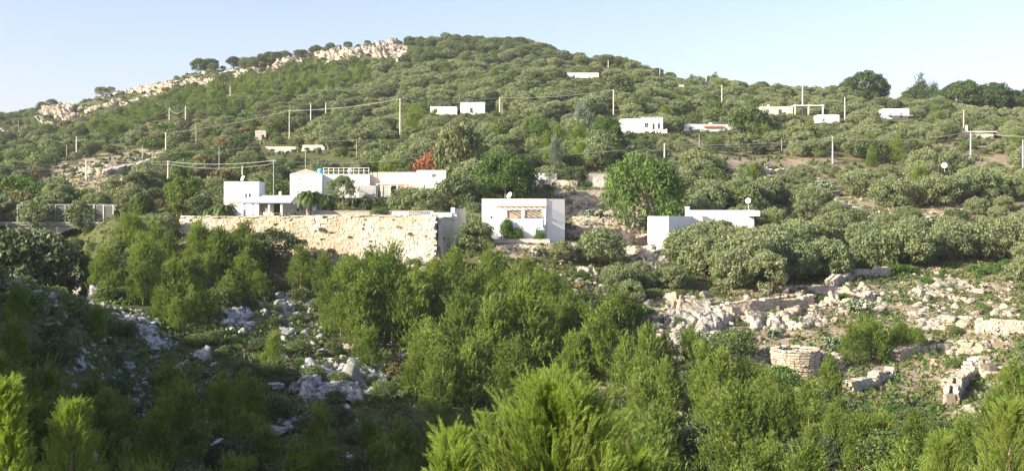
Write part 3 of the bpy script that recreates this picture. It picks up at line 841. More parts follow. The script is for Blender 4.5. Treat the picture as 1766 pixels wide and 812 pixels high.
def worley(P, size, seed):
    q = P / size; b = np.floor(q).astype(np.int64); f1 = np.full(len(P), 9.); f2 = np.full(len(P), 9.); cid = np.zeros(len(P))
    for dx in (-1, 0, 1):
        for dy in (-1, 0, 1):
            for dz in (-1, 0, 1):
                c = b + np.array([dx, dy, dz])
                j = np.stack([hsh(c[:, 0], c[:, 1], c[:, 2], seed + s) for s in range(3)], 1)
                d = np.linalg.norm(c + j - q, axis=1); h = hsh(c[:, 0], c[:, 1], c[:, 2], seed + 7)
                n = d < f1; f2 = np.where(n, f1, np.minimum(f2, d)); cid = np.where(n, h, cid); f1 = np.where(n, d, f1)
    return f1, f2, cid
def outcrop(name, label, cat, poly, amp, cell, mat, seed, step=2.2, direction=(0, -.6, .8), group=None, edge=7., fill=1.0, holes=0.0):
    """one connected mass of fissured bedrock that follows the slope inside a patch"""
    us = np.array([p[0] for p in poly], float); vs = np.array([p[1] for p in poly], float)
    U = np.arange(us.min()-4, us.max()+4, step); Vv = np.arange(vs.min()-4, vs.max()+4, step*.8)
    pts = np.array([[hit(u, v)[:] for v in Vv] for u in U]); nu, nv = len(U), len(Vv)
    UU, VV = np.meshgrid(U, Vv, indexing='ij'); d = np.full(UU.shape, 1e9); n = len(poly)
    for i in range(n):
        x1, y1 = poly[i]; x2, y2 = poly[(i+1) % n]; L2 = (x2-x1)**2 + (y2-y1)**2
        t_ = np.clip(((UU-x1)*(x2-x1) + (VV-y1)*(y2-y1))/max(L2, 1e-6), 0, 1); d = np.minimum(d, np.hypot(UU - x1 - t_*(x2-x1), VV - y1 - t_*(y2-y1)))
    d = np.where(inpoly(UU, VV, poly), d, -d)
    P = pts.reshape(-1, 3); wob = fbm(P[:, 0]/cell*.7, P[:, 1]/cell*.7, P[:, 2]/cell*.7, seed=seed, oct=3).reshape(nu, nv)
    m = np.clip((d + wob*edge*1.1*fill)/edge, -1, 1)
    if holes: m = np.minimum(m, 1.0 - holes*2.4*np.clip(fbm(P[:, 0]/7, P[:, 1]/16, P[:, 2]/5, seed=seed+40, oct=3).reshape(nu, nv) + .25, 0, 1))
    f1, f2, cid = worley(P*np.array([.8, .6, 1.1]) + wob.reshape(-1, 1)*.3*cell, cell, seed); g1, g2, ci2 = worley(P*np.array([1, .8, .8]), cell*.38, seed+3)
    h = .02 + (.28 + .45*cid)*np.clip((f2-f1)/.16, 0, 1) + .16*ci2*np.clip((g2-g1)/.2, 0, 1) + .10*fbm(P[:, 0]*1.3, P[:, 1]*1.3, P[:, 2]*1.3, seed=seed+1, oct=3)
    h = h.reshape(nu, nv)*amp*np.clip(m, 0, 1)**.6 - .35*amp*(m <= .02) - .5*amp*np.clip(-m, 0, 1)
    dr = np.array(direction)/np.linalg.norm(direction); Q = pts + h[..., None]*dr
    lat = (hsh(np.arange(nu*nv), np.full(nu*nv, seed), np.zeros(nu*nv, int), 5)-.5).reshape(nu, nv)*.25*cell
    Q[..., 0] += lat*.25; o0 = Q[nu//2, nv//2].copy(); keep = m > -.35
    ii, jj = np.meshgrid(np.arange(nu-1), np.arange(nv-1), indexing='ij'); k = keep[:-1, :-1] & keep[1:, :-1] & keep[:-1, 1:] & keep[1:, 1:]
    dep = pts[..., 1]; jump = np.maximum.reduce([dep[:-1, :-1], dep[1:, :-1], dep[:-1, 1:], dep[1:, 1:]]) - np.minimum.reduce([dep[:-1, :-1], dep[1:, :-1], dep[:-1, 1:], dep[1:, 1:]])
    k &= jump < 40; ii, jj = ii[k], jj[k]
    F = np.stack([ii*nv+jj, ii*nv+jj+1, (ii+1)*nv+jj+1, (ii+1)*nv+jj], 1)
    if not len(F): return None
    use = np.unique(F); mp = np.full(nu*nv, -1); mp[use] = np.arange(len(use))
    ob = link(name, np_mesh(name, (Q.reshape(-1, 3) - o0)[use], mp[F], M[mat]), None, Vector(o0)); tag(ob, label, cat, group)
    return ob

# ------------------------------------------------------------------ the great terrace wall
wl = WALL_PTS
root = empty('terrace_wall', wl[4]); tag(root, 'long pale stone terrace wall holding up the garden', 'stone wall')
o0 = wl[4]
mb, cb, cap = MB(), MB(), MB()
top = ZT + 0.25
for i in range(4):
    a, b = wl[i], wl[i+1]; L = (Vector(b[:2]) - Vector(a[:2])).length; d = (Vector(b[:2]) - Vector(a[:2])) / L; nr = Vector((d.y, -d.x)); ang = math.atan2(d.y, d.x)
    hgt = 8.5
    tz = top + (0.0 if i < 2 else 0.12)
    m = (Vector(a[:2]) + Vector(b[:2])) / 2
    cb.box((m.x, m.y + 0.25, tz - hgt/2 - .02), (L + .05, .75, hgt), ang)
    s = 0
    cols = int(L / 1.0)
    z = tz
    r_ = 0
    while z > tz - hgt:
        sh = random.uniform(.2, .34); s = random.uniform(-.4, 0)
        while s < L:
            w = random.uniform(.28, .75)
            if 0 <= s + w/2 <= L and random.random() > .012:
                dep = .22 + random.uniform(0, .10) + .10*float(vnoise(np.array([(a.x+s)/3.]), np.array([z/2.]), seed=6)[0])
                q = Vector(a[:2]) + d*(s+w/2) + nr*(.10 + dep/2 - (tz - z)*-.035)
                mb.box((q.x, q.y, z - sh/2), (w*.97, dep, sh*.95), ang + random.uniform(-.03, .03), .06)
            s += w
        z -= sh
    s = 0
    while s < L:
        w = min(random.uniform(.5, 1.1), L - s + .01); q = Vector(a[:2]) + d*(s + w/2)
        cap.box((q.x, q.y + .1, tz + .04 + random.uniform(-.05, .09)), (w*.98, 1.1 + random.uniform(-.1, .1), .16 + random.uniform(-.03, .06)), ang + random.uniform(-.03, .03), .05); s += w
for q, nm, mt in ((mb, 'stones', 'palestone'), (cb, 'core', 'mortar'), (cap, 'coping', 'palestone')):
    q.V = [(v[0]-o0.x, v[1]-o0.y, v[2]-o0.z) for v in q.V]
    ob = q.build(nm, M[mt], root)
    if nm in ('stones', 'coping'): ob['kind'] = 'stuff'
# the return wall at the right end of the terrace, plastered grey and in shade
e = wl[4]
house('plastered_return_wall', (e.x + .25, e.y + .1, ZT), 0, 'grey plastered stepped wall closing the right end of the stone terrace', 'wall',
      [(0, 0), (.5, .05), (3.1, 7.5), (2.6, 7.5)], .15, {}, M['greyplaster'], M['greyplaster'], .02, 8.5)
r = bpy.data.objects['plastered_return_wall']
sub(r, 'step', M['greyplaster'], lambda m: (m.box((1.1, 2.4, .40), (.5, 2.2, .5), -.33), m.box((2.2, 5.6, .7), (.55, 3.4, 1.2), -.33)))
sub(r, 'corner_post', M['white'], lambda m: m.box((1.6, 3.9, .9), (.5, .5, 1.1)), .03)
# parapet blocks and grille on the terrace edge near the corner
pp = at(726, 376, 133.8)
root = empty('garden_parapet', (pp.x, pp.y + .6, top)); tag(root, 'white garden parapet with dark grille openings above the wall corner', 'parapet')
sub(root, 'parapet_wall', M['white'], lambda m: m.box((-2.6, .3, .35), (2.0, .35, .62)), .02)
sub(root, 'parapet_wall', M['white'], lambda m: m.box((2.4, .3, .30), (2.6, .35, .55)), .02)
sub(root, 'grille', M['darkwood'], lambda m: [m.box((-1.45 + .22*k, .3, .35), (.05, .05, .7)) for k in range(12)] and None)
sub(root, 'grille_rail', M['darkwood'], lambda m: (m.box((-.25, .3, .70), (2.6, .07, .06)), m.box((-.25, .3, .1), (2.6, .07, .06))))
pos = at(775, 372, 137.5)
root = empty('covered_pool_frame', (pos.x, pos.y, ZT)); tag(root, 'low frame under a blue grey cover at the right end of the garden', 'pool')
sub(root, 'cover', M['bluecar'], lambda m: m.box((-1.3, 0, .75), (4.6, 2.4, .12), .05), .03)
sub(root, 'side', M['white'], lambda m: m.box((-1.3, 0, .33), (4.4, 2.2, .66), .05))
# low garden wall behind
def lowwall(p0, p1, h, label, mat, th=.35, down=1.0, name='garden_wall'):
    root = empty(name, p0); tag(root, label, 'wall')
    d = p1 - p0; L = math.hypot(d.x, d.y); ang = math.atan2(d.y, d.x)
    n = max(1, int(L / .9)); mb = MB()
    for k in range(n):
        s = (k+.5)/n
        mb.box((d.x*s, d.y*s, d.z*s + h/2 - down/2), (L/n + .012, th, h + down + .03*math.sin(k*2.1)), ang)
    mb.build('wall_body', M[mat], root)
    cp = MB()
    for k in range(n):
        s = (k+.5)/n
        cp.box((d.x*s, d.y*s, d.z*s + h + .06 + .012*math.sin(k*2.1)), (L/n - .02, th + .1, .1), ang, .02)
    cp.build('coping', M[mat], root)
    return root
def gat(u, v, Y): p = at(u, v, Y); return Vector((p.x, p.y, ground(p.x, p.y)))
a = gat(540, 372, 144); b = gat(748, 362, 146)
lowwall(a, b, 1.0, 'low cream garden wall running behind the lawn of the terrace', 'cream')

# ------------------------------------------------------------------ house with the loggia
p = at(831, 415, 139.5)
S = 139.5 / FPX      # metres per photo pixel here
poly = [(0, 0), (8.2, .0), (10.55, .9), (10.6, 8), (0, 8)]
HH = (415 - 343) * S
ops = {0: [(1.05*1, 1.45, 2.75, 3.15, 'glass'), (3.2, 5.0, 2.0, 3.85, 'tan'), (5.45, 7.55, 2.0, 3.9, 'tan'), (4.2, 4.9, .2, 1.35, 'shutter'), (6.9, 7.7, .2, 1.5, 'shutter')]}  # tan infill puts the opening's beige inside and its shadow into one colour
root = house('loggia_house', (p.x, p.y, p.z), 0, 'white cubic house with a loggia and pergola beams below the stone terraces', 'house', poly, HH, ops)
def fr(m):
    m.box((5.0, -.9, 1.0), (6.4, 1.7, 2.0 + 1.0))
sub(root, 'balcony', M['white'], lambda m: (m.box((4.9, -.75, .65), (5.6, 1.5, 3.0)), ), .03)
sub(root, 'balcony_parapet', M['white'], lambda m: (m.box((4.9, -1.4, 2.45), (5.6, .2, .7)), m.box((7.6, -.7, 2.45), (.2, 1.2, .7)), m.box((2.2, -.7, 2.45), (.2, 1.2, .7))), .02)
for x in (2.2, 5.15, 7.95):
    sub(root, 'pillar', M['white'], lambda m: m.box((x, -1.35, 3.1), (.22, .22, 2.2)), .02)
sub(root, 'pergola_beam', M['wood'], lambda m: m.box((5.1, -1.35, 4.26), (6.6, .14, .14)))
for k in range(9):
    sub(root, 'rafter', M['wood'], lambda m: m.box((2.2 + k*.73, -.9, 4.40), (.09, 2.1, .10), .12))
sub(root, 'cornice', M['white'], lambda m: m.box((4.1, -.03, HH - .04), (8.24, .1, .1)))
sub(root, 'drain_pipe', M['greyplaster'], lambda m: m.bar((8.15, -.07, .2), (8.15, -.07, HH), .08))
sub(root, 'arch_hood', M['white'], lambda m: [m.bar((6.75 + .55*(1-math.cos(a0)), -.06 - 1.5, 1.35 + .4*math.sin(a0)), (6.75 + .55*(1-math.cos(a0+.4)), -.06-1.5, 1.35 + .4*math.sin(a0+.4)), .08) for a0 in (0, .4, .8, 1.2, 1.6, 2.0, 2.4, 2.75)] and None)
for x in (4.0, 6.75):
    sub(root, 'lower_shutter', M['darkwood'], lambda m: (m.box((x + .45, -1.53, .75), (.9, .07, 1.3)), ))
a = at(815, 418, 137.2); b = at(948, 417, 136.8); 
r2 = lowwall(Vector((a.x, a.y, p.z - .8)), Vector((b.x, b.y, p.z - .8)), .95, 'low stone kerb wall in front of the loggia house', 'cream', .5, 1.5)
dish('satellite_dish', (p.x + (880-831)*S, p.y + .6, p.z + HH - .2), .42, 'small white satellite dish on the roof of the loggia house', pole=.6)

# ------------------------------------------------------------------ small cube house with blue canopy
Y = 143.0; S = Y / FPX
q = at(386, 346, Y)
root = house('cube_house', q, 0.06, 'small white cube house with a dish on its flat roof', 'house', [(0, 0), (4.5, 0), (4.6, 4), (.1, 4)], (346-313)*S, {0: [(2.7, 3.0, .35, .95, 'glass'), (3.15, 3.5, .35, .95, 'glass')]}, down=3)
dish('satellite_dish', (q.x + 2.45, q.y + .5, q.z + 33*S - .15), .36, 'round white dish on the roof of the small cube house', pole=.5)
q2 = at(437, 378, Y - 1)
root = house('canopy_house', q2, 0, 'low white house wing with a blue slatted canopy on posts', 'house', [(0, 1.5), (7.4, 1.5), (7.4, 5), (0, 5)], (378-337)*S,
             {0: [(.5, 1.6, .9, 2.1, 'tan'), (2.3, 3.1, .1, 2.1, 'door')]}, M['white'], down=2)
sub(root, 'chimney', M['white'], lambda m: m.box((3.1, 1.7, 41*S + .15), (.3, .3, .7)), .02)
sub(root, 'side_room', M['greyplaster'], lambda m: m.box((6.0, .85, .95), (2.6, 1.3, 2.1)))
sub(root, 'side_window', M['glass'], lambda m: m.box((5.7, .18, 1.35), (.3, .06, .65)))
for x, y in ((-.9, -1.0), (.2, -1.2), (2.3, -1.2), (3.9, -1.2), (-2.6, -1.0)):
    sub(root, 'post', M['white'], lambda m: m.box((x, y, .95), (.26, .26, 2.1)), .02)
sub(root, 'canopy_beam', M['wood'], lambda m: (m.box((1.4, -1.2, 2.05), (8.4, .12, .14)), m.box((1.2, 1.3, 2.75), (8.0, .12, .14))))
for k in range(26):
    x = -1.0 + k * .24
    sub(root, 'canopy_slat', M['bluecanopy'], lambda m: m.bar((x, -1.6, 2.08), (x, 1.45, 2.92), .21, .03))
sub(root, 'canopy_end_panel', M['greyplaster'], lambda m: (m.bar((5.9, -1.3, 2.1), (5.9, 1.45, 2.75), .05, 1.5),))
q3 = at(460, 377, 138.0)
root = empty('garden_table', (q3.x + 1, q3.y, ZT)); tag(root, 'dark garden table in the shade of the blue canopy', 'table')
sub(root, 'table_top', M['wood'], lambda m: m.box((0, 0, .74), (1.6, .8, .05)))
for dx in (-.7, .7):
    for dy in (-.32, .32): sub(root, 'leg', M['wood'], lambda m: m.box((dx, dy, .36), (.06, .06, .72)))
for k, dx in enumerate((-1.3, 1.25, 2.3)):
    root = empty('garden_chair', (q3.x + 1 + dx, q3.y - .1, ZT)); tag(root, ['dark garden chair left of the table under the canopy', 'dark garden chair right of the table under the canopy', 'dark garden chair standing alone beside the right canopy post'][k], 'chair')
    sub(root, 'seat', M['darkwood'], lambda m: m.box((0, 0, .45), (.45, .45, .05)))
    sub(root, 'backrest', M['darkwood'], lambda m: m.box((.2 if dx > 0 else -.2, 0, .72), (.05, .45, .5)))
    for ax in (-.19, .19):
        for ay in (-.19, .19): sub(root, 'leg', M['darkwood'], lambda m: m.box((ax, ay, .22), (.04, .04, .44)))

# ------------------------------------------------------------------ the long house
Y = 163.0; S = Y / FPX
q = at(500, 341, Y)
root = house('long_house', q, 0, 'long white house with roof railing, blue tank and columned verandah', 'house',
             [(0, 0), (4.7, 0), (4.7, 1.2), (11.6, 1.2), (11.6, 6), (0, 6)], (341-300)*S, {0: [(1.3, 1.55, 2.6, 2.85, 'glass')], 2: [(.6, 1.5, 1.7, 2.35, 'wood')]}, down=3)
def gable(m):
    z = 41*S; n = len(m.V)
    m.V += [(.0, 0.05, z), (4.7, .05, z), (2.35, .05, z+.75), (.0, 5, z), (4.7, 5, z), (2.35, 5, z+.75)]
    m.F += [(n, n+1, n+2), (n+3, n+5, n+4), (n, n+2, n+5, n+3), (n+2, n+1, n+4, n+5)]
sub(root, 'gabled_roof', M['roof'], gable)
sub(root, 'water_tank', M['bluetank'], lambda m: m.tube([(4.2, 1.6, 41*S-.1), (4.2, 1.6, 41*S + .7), (4.2, 1.6, 41*S+.85)], [.42, .42, .25], 14))
def railing(m):
    z = 41*S
    m.box((8.1, 1.35, z + .95), (6.9, .06, .06)); m.box((8.1, 1.35, z + .5), (6.9, .04, .04))
sub(root, 'top_rail', M['whitepaint'], railing)
for k in range(10):
    sub(root, 'rail_post', M['whitepaint'], lambda m: m.box((4.75 + k*.75, 1.35, 41*S + .47), (.07, .07, .95)))
sub(root, 'roof_dish', M['whitepaint'], lambda m: m.tube([(8.6, 1.9, 41*S), (8.6, 1.8, 41*S + .5), (8.6, 1.6, 41*S + .75)], [.04, .42, .25], 12))
root2 = house('w', q, 0, '', '', [(11.64, 2.0), (18.6, 2.0), (18.6, 6.5), (11.64, 6.5)], (341-296)*S, {0: [(.3, .9, .1, 2.0, 'wood')]}, M['cream'], M['terracotta'], root=root, wallname='stone_wing_wall', down=3)
house('w', q, 0, '', '', [(18.64, 1.2), (23, 1.6), (22.8, 6.5), (18.64, 6.5)], (341-293)*S, {0: [(2.3, 3.0, 2.9, 3.5, 'tan')]}, M['white'], root=root, wallname='right_wing_wall', down=3)
# verandah
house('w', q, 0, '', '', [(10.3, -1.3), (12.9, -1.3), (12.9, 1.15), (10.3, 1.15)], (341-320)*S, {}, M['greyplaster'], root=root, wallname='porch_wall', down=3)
sub(root, 'verandah_roof', M['cream'], lambda m: m.box((15.2, .3, 1.98), (4.8, 2.6, .16)))
for x in (13.0, 13.7, 14.9, 16.0, 17.2):
    sub(root, 'column', M['white'], lambda m: m.box((x, -.85, .8), (.2, .2, 2.2)), .02)
sub(root, 'verandah_shutter', M['greyplaster'], lambda m: m.box((14.3, -.8, .9), (.9, .06, 1.7)))
sub(root, 'verandah_shutter', M['wood'], lambda m: m.box((16.6, -.8, .9), (.9, .06, 1.7)))
sub(root, 'verandah_shutter', M['darkwood'], lambda m: m.box((15.5, -.3, .9), (.8, .06, 1.7)))
house('w', q, 0, '', '', [(17.7, -1.0), (19.9, -1.0), (19.9, 1.15), (17.7, 1.15)], (341-318)*S, {0: [(1.2, 1.5, 1.2, 1.5, 'glass')]}, M['cream'], root=root, wallname='lean_to_wall', down=3)
house('w', q, 0, '', '', [(20.0, -.9), (22.5, -.9), (22.5, 1.15), (20.0, 1.15)], (341-306)*S, {}, M['white'], root=root, wallname='white_annex_wall', down=3)
# hedge in front of the long house
def leafy_box(name, p0, L, T, Hh, mat, n, size, ang, label, cat):
    g = np.random.default_rng(11)
    root = empty(name, p0, ang); tag(root, label, cat)
    k = int(n/50); C = np.stack([g.random(k)*L, g.random(k)*T, g.random(k)*Hh], 1)
    V, F, t = leaves(C, np.full(k, .45), np.clip(g.normal(.5, .2, k), 0, 1), 50, size, g)
    link('foliage', np_mesh('foliage', V, F, M[mat], {'tone': t}), root)
    for x in np.arange(.5, L, 1.2): sub(root, 'stem', M['bark'], lambda m: m.tube([(x, T/2, -.3), (x, T/2, Hh*.6)], [.08, .04], 6))
    return root
h0 = gat(596, 360, 153)
leafy_box('clipped_hedge', (h0.x, h0.y, h0.z - .1), 8.8, 1.0, 2.5, 'oak', 8000, .18, 0, 'dark clipped hedge in front of the long white house', 'hedge')

# house behind the round pine, right of the long house
q = at(917, 322, 172); S = 172/FPX
house('white_cottage', q, 0, 'white cottage half hidden behind the round pine and the silver cedar', 'house', [(0, 0), (3.9, 0), (3.9, 4), (0, 4)], (322-299)*S, {0: [(1.2, 2.0, 0.0, 1.1, 'tan')]}, down=2)
q = at(945, 326, 171)
house('lean_to_shed', q, 0, 'cream walled shed right of the white cottage', 'shed', [(0, 0), (4.6, 0.3), (4.6, 3), (0, 3)], 1.4, {0: [(.6, 1.4, 0, 1.0, 'wood')]}, M['cream'], down=1.5)
q = at(800, 335, 165)
house('farm_shed', q, 0, 'pale shed half hidden under the eucalyptus', 'shed', [(0, 0), (4.4, 0), (4.4, 3), (0, 3)], 1.9, {0: [(1.0, 1.8, 0, 1.6, 'door'), (3.0, 3.6, .6, 1.2, 'glass')]}, M['cream'], down=1.5)
q = at(1022, 327, 168)
house('stone_hut', q, -.2, 'drystone hut above the stony terraces, its shade put into darker stone', 'hut', [(0, 0), (2.2, 0), (2.2, 2.4), (0, 2.4)], 2.4, {}, M['shaded_rock'], M['shaded_rock'], .1, down=1.5)  # the hut's shaded face is painted by the darker stone

# ------------------------------------------------------------------ low white house with the round dish
Y = 141.; S = Y/FPX
q = at(1127, 432, Y)
root = house('low_house', q, 0, 'low white house with chimney and round dish among the big olives', 'house', [(0, 0), (1.9, -.3), (5.6, 3.2), (5.6, 8), (0, 6)], (432-373)*S, {}, M['white'], M['roof'], .15)
house('w', (0, 0, 0), 0, '', '', [(5.6, 5.0), (14.2, 6.0), (14.2, 11), (5.6, 10)], (432-362)*S, {0: [(2, 3, 1.4, 2.6, 'wood'), (5.5, 6.4, 1.4, 2.6, 'wood')]}, root=root, wallname='upper_wall', down=2)
sub(root, 'chimney', M['white'], lambda m: (m.box((4.9, 3.6, 59*S + .5), (.5, .5, 1.4)), m.box((4.9, 3.6, 59*S + 1.2), (.62, .62, .12))), .02)
sub(root, 'end_block', M['white'], lambda m: m.box((14.0, 5.6, 64*S), (1.5, 1.5, .75)), .03)
qd = at(1291, 362, 147.5)
dish('satellite_dish', (qd.x, qd.y, qd.z), .38, 'large round white dish on a pole above the low white house', pole=1.2, az=-2.6, el=.15)

# ------------------------------------------------------------------ houses higher up
Y = 264.; S = Y/FPX
q = at(1105, 230, Y)
root = house('crenellated_house', q, 0, 'white house with a crenellated parapet high in the olive grove', 'house',
             [(-4.6, .8), (0, 0), (5.3, 0), (5.3, 6), (-4.6, 6)], (230-205)*S, {1: [(1.0, 2.0, 1.3, 2.5, 'glass'), (2.8, 3.4, .2, 2.3, 'door'), (4.1, 4.7, 1.0, 2.4, 'wood')]}, down=3)
for k in range(9):
    sub(root, 'merlon', M['white'], lambda m: m.box((.25 + k*.61, .15, 25*S + .18), (.34, .28, .4)))
sub(root, 'terrace_wall', M['white'], lambda m: (m.box((3.3, -1.6, .1), (5.6, .25, 1.3)), m.box((6.0, .2, .1), (.25, 3.4, 1.6))), .02)
root = house('long_white_wall_house', at(742, 199, 300), 0, 'low white house, the left of two pale blocks under the summit', 'house', [(0, 0), (7.2, 0), (7.2, 5), (0, 5)], 15*300/FPX, {0: [(1, 2, .8, 1.8, 'glass')]}, down=3)
house('tall_white_house', at(794, 199, 299), 0, 'white house block right of its lower neighbour under the summit', 'house', [(0, 0), (6.6, -.4), (6.9, 5), (0, 5)], 22*300/FPX, {0: [(2.6, 3.4, .6, 2.0, 'wood')]}, down=3)
Y = 276.; S = Y/FPX
root = house('terracotta_house', at(1182, 228, Y), 0, 'long low house with white roof edges and terracotta strip', 'house', [(0, 0), (4.0, .6), (14.3, 1.6), (14.3, 7), (0, 6)], 14*S, {0: [(1, 1.8, .3, 1.3, 'glass')]}, down=3)
sub(root, 'tile_strip', M['terracotta'], lambda m: m.bar((4.6, .45, 10*S), (9.6, .95, 10.5*S), .5, .35))
sub(root, 'roof_bump', M['white'], lambda m: m.tube([(6.8, 2.5, 13*S), (6.8, 2.5, 16*S), (6.8, 2.5, 18*S)], [.5, .5, .25], 12))
Y = 310.; S = Y/FPX
root = house('mast_house', at(1312, 199, Y), 0, 'flat roofed pale house on the ridge beside a tall mast', 'house', [(0, 0), (9, 0), (9, 6), (0, 6)], 15*S, {0: [(1.5, 2.5, .5, 1.6, 'glass'), (5, 6, 0, 1.6, 'door')]}, M['cream'], down=3)
sub(root, 'porch_roof', M['white'], lambda m: m.box((13.3, .6, 16*S), (8.6, 3.6, .3)))
for x in (9.4, 13.2, 17.2): sub(root, 'porch_post', M['cream'], lambda m: m.box((x, -.9, 7*S), (.35, .35, 16*S + 1)))
sub(root, 'roof_tank', M['whitepaint'], lambda m: m.tube([(2.4, 1, 15*S), (2.4, 1, 17*S), (2.4, 1, 18.5*S)], [.45, .45, .2], 12))
house('ridge_annex', at(1412, 213, 295), .05, 'small white annex right of the mast house', 'house', [(0, 0), (5.6, 0), (5.6, 4), (0, 4)], 15*295/FPX, {0: [(1, 1.8, .4, 1.3, 'glass')]}, down=3)
root = house('skyline_house', at(1522, 206, 325), -.1, 'small bright house below the skyline pines with sloping roof', 'house', [(0, 0), (7.6, 0), (7.6, 5), (0, 5)], 18*325/FPX, {0: [(2, 2.9, .4, 1.8, 'glass'), (5, 5.8, .4, 1.8, 'door')]}, down=3)
sub(root, 'awning', M['whitepaint'], lambda m: m.bar((1.0, -1.2, 1.2), (8.2, -1.2, .9), 2.0, .12))
root = house('chimney_house', at(1660, 240, 285), 0, 'low house with a thin white flat roof and white chimney', 'house', [(0, 0), (8, 0), (8, 5), (0, 5)], 12*285/FPX, {0: [(1, 2, .1, 1.1, 'tan')]}, M['cream'], down=3)
sub(root, 'roof_slab', M['white'], lambda m: m.box((4.0, 2.4, 12.6*285/FPX), (9.4, 6, .2)))
sub(root, 'chimney', M['white'], lambda m: m.box((1.6, 1.4, 1.2 + 12*285/FPX), (.5, .5, 1.4), 0, 0, .3))
house('boundary_lodge', at(1582, 244, 275), 0, 'tiny cream hut between olive trees right of centre', 'hut', [(0, 0), (1.2, 0), (1.2, 2), (0, 2)], 15*275/FPX, {}, M['cream'], down=2)
# farmhouse left of centre
Y = 246.; S = Y/FPX
root = house('farmhouse', at(457, 268, Y), 0, 'flat roofed cream farmhouse with two palms in front', 'house', [(0, 0), (13.3, 0), (13.3, 5), (0, 5)], 15*S, {0: [(1.2, 2.2, .3, 1.4, 'wood'), (6.5, 7.4, 0, 1.4, 'door')]}, M['cream'], down=3)
sub(root, 'roof_step', M['cream'], lambda m: m.box((10.4, 2.5, 16*S), (5.0, 4.6, .5)))
house('ruined_barn', at(440, 243, 275), .2, 'roofless tan ruin with a broken gable above the farmhouse', 'ruin', [(0, 0), (2.6, 0), (2.6, 4), (0, 4)], 18*275/FPX, {0: [(1.6, 2.2, .3, 1.5, 'void')]}, M['cream'], down=3)
house('pillar_hut', at(462, 215, 318), 0, 'narrow pale hut with white post on the left hillside', 'hut', [(0, 0), (4.0, 0), (4.0, 2.5), (0, 2.5)], 9*318/FPX, {}, M['cream'], down=2)
house('summit_roof_house', at(978, 137, 400), 0, 'low building with a long white roof near the summit', 'house', [(0, 0), (11.5, 0), (11.5, 6), (0, 6)], 11*400/FPX, {0: [(2, 3, .3, 1.4, 'glass')]}, M['white'], M['white'], down=4)
house('summit_hut', at(1052, 133, 415), 0, 'small pale hut right of the white summit roof', 'hut', [(0, 0), (3.6, 0), (3.6, 3), (0, 3)], 9*395/FPX, {}, M['cream'], down=3)
house('grove_hut', at(1013, 170, 345), 0, 'tiny white hut in the grove left of a tall pole', 'hut', [(0, 0), (1.4, 0), (1.4, 2), (0, 2)], 9*330/FPX, {}, M['white'], down=3)
for k, (u, v, Y, w, lab) in enumerate([(1147, 151, 380, 1.2, 'tiny white chimney box poking out of the ridge scrub'), (1172, 154, 372, 1.4, 'tiny white block right of the ridge chimney box')]):
    house('white_cistern_box', at(u, v, Y), 0, lab, 'box', [(0, 0), (w, 0), (w, w), (0, w)], 1.4, {}, M['white'], down=3)
root = house('roadside_house', at(1745, 328, 208), 0, 'white wall corner with a parked car at the right edge', 'house', [(0, 0), (6, 0), (6, 4), (0, 4)], 1.0, {}, M['white'], down=2)
house('stone_kiosk', at(1612, 296, 216), .1, 'small yellowish shed with white roof in the right grove', 'shed', [(0, 0), (2.2, 0), (2.2, 2), (0, 2)], 1.5, {}, M['cream'], M['white'], down=2)
qd = at(1629, 290, 207)
dish('satellite_dish', (qd.x, qd.y, qd.z - .4), .52, 'white round dish on a post in the right olive grove', pole=.9, az=-2.6, el=.1)
# parked car at the right edge
q = at(1762, 327, 205)
root = empty('parked_car', (q.x, q.y, q.z - .3), .2); tag(root, 'blue parked car beside the white wall at the right edge', 'car')
def carb(m):
    pr = [(-2, .35), (-1.95, .85), (-1.2, .95), (-.7, 1.42), (.7, 1.45), (1.4, .98), (2.0, .85), (2.05, .35)]; n = len(m.V)
    for y in (-.8, .8): m.V += [(x, y, z) for x, z in pr]
    k = len(pr); m.F += [tuple(range(n, n+k)), tuple(range(n+2*k-1, n+k-1, -1))] + [(n+i, n+(i+1) % k, n+k+(i+1) % k, n+k+i) for i in range(k)]
sub(root, 'body', M['bluecar'], carb, .05)
sub(root, 'side_window', M['glass'], lambda m: m.box((0, -.8, 1.18), (1.5, .05, .34)))
for x in (-1.25, 1.3):
    for y in (-.78, .78): sub(root, 'wheel', M['darkjoint'], lambda m: m.tube([(x, y-.1, .33), (x, y+.1, .33)], [.33, .33], 14))

# ------------------------------------------------------------------ bridge
Y = 147.; S = Y/FPX
q = at(30, 388, Y); L = 165*S
root = empty('bridge', q); tag(root, 'grey concrete arch bridge with meshed railings over the gully at left', 'bridge')
sub(root, 'deck', M['concrete'], lambda m: (m.box((L/2, 2.2, .12), (L + 8, 4.6, .45)), m.box((L/2, .0, .28), (L + 8, .35, .3))), .02)
def arch(m):
    cx, cz, R, n0 = 9.4, -.25, 5.2, 14
    for k in range(n0):
        a0 = math.pi*(.10 + .80*k/n0); a1 = math.pi*(.10 + .80*(k+1)/n0)
        x0, z0, x1, z1 = cx - R*math.cos(a0), cz - 2.8 + 2.8*math.sin(a0), cx - R*math.cos(a1), cz - 2.8 + 2.8*math.sin(a1)
        for (f, b_) in ((.05, 4.3),):
            m.quad((x0, f, z0), (x1, f, z1), (x1, f, .0), (x0, f, .0)); m.quad((x0, b_, z0), (x0, b_, 0), (x1, b_, 0), (x1, b_, z1))
            m.quad((x0, f, z0), (x0, b_, z0), (x1, b_, z1), (x1, f, z1))
sub(root, 'arch', M['concrete'], arch)
sub(root, 'abutment', M['concrete'], lambda m: m.box((1.8, 2.2, -4.2), (5.6, 4.2, 8.3)))
sub(root, 'abutment', M['concrete'], lambda m: m.box((16.6, 2.2, -4.2), (4.8, 4.2, 8.3)))
np_ = 11
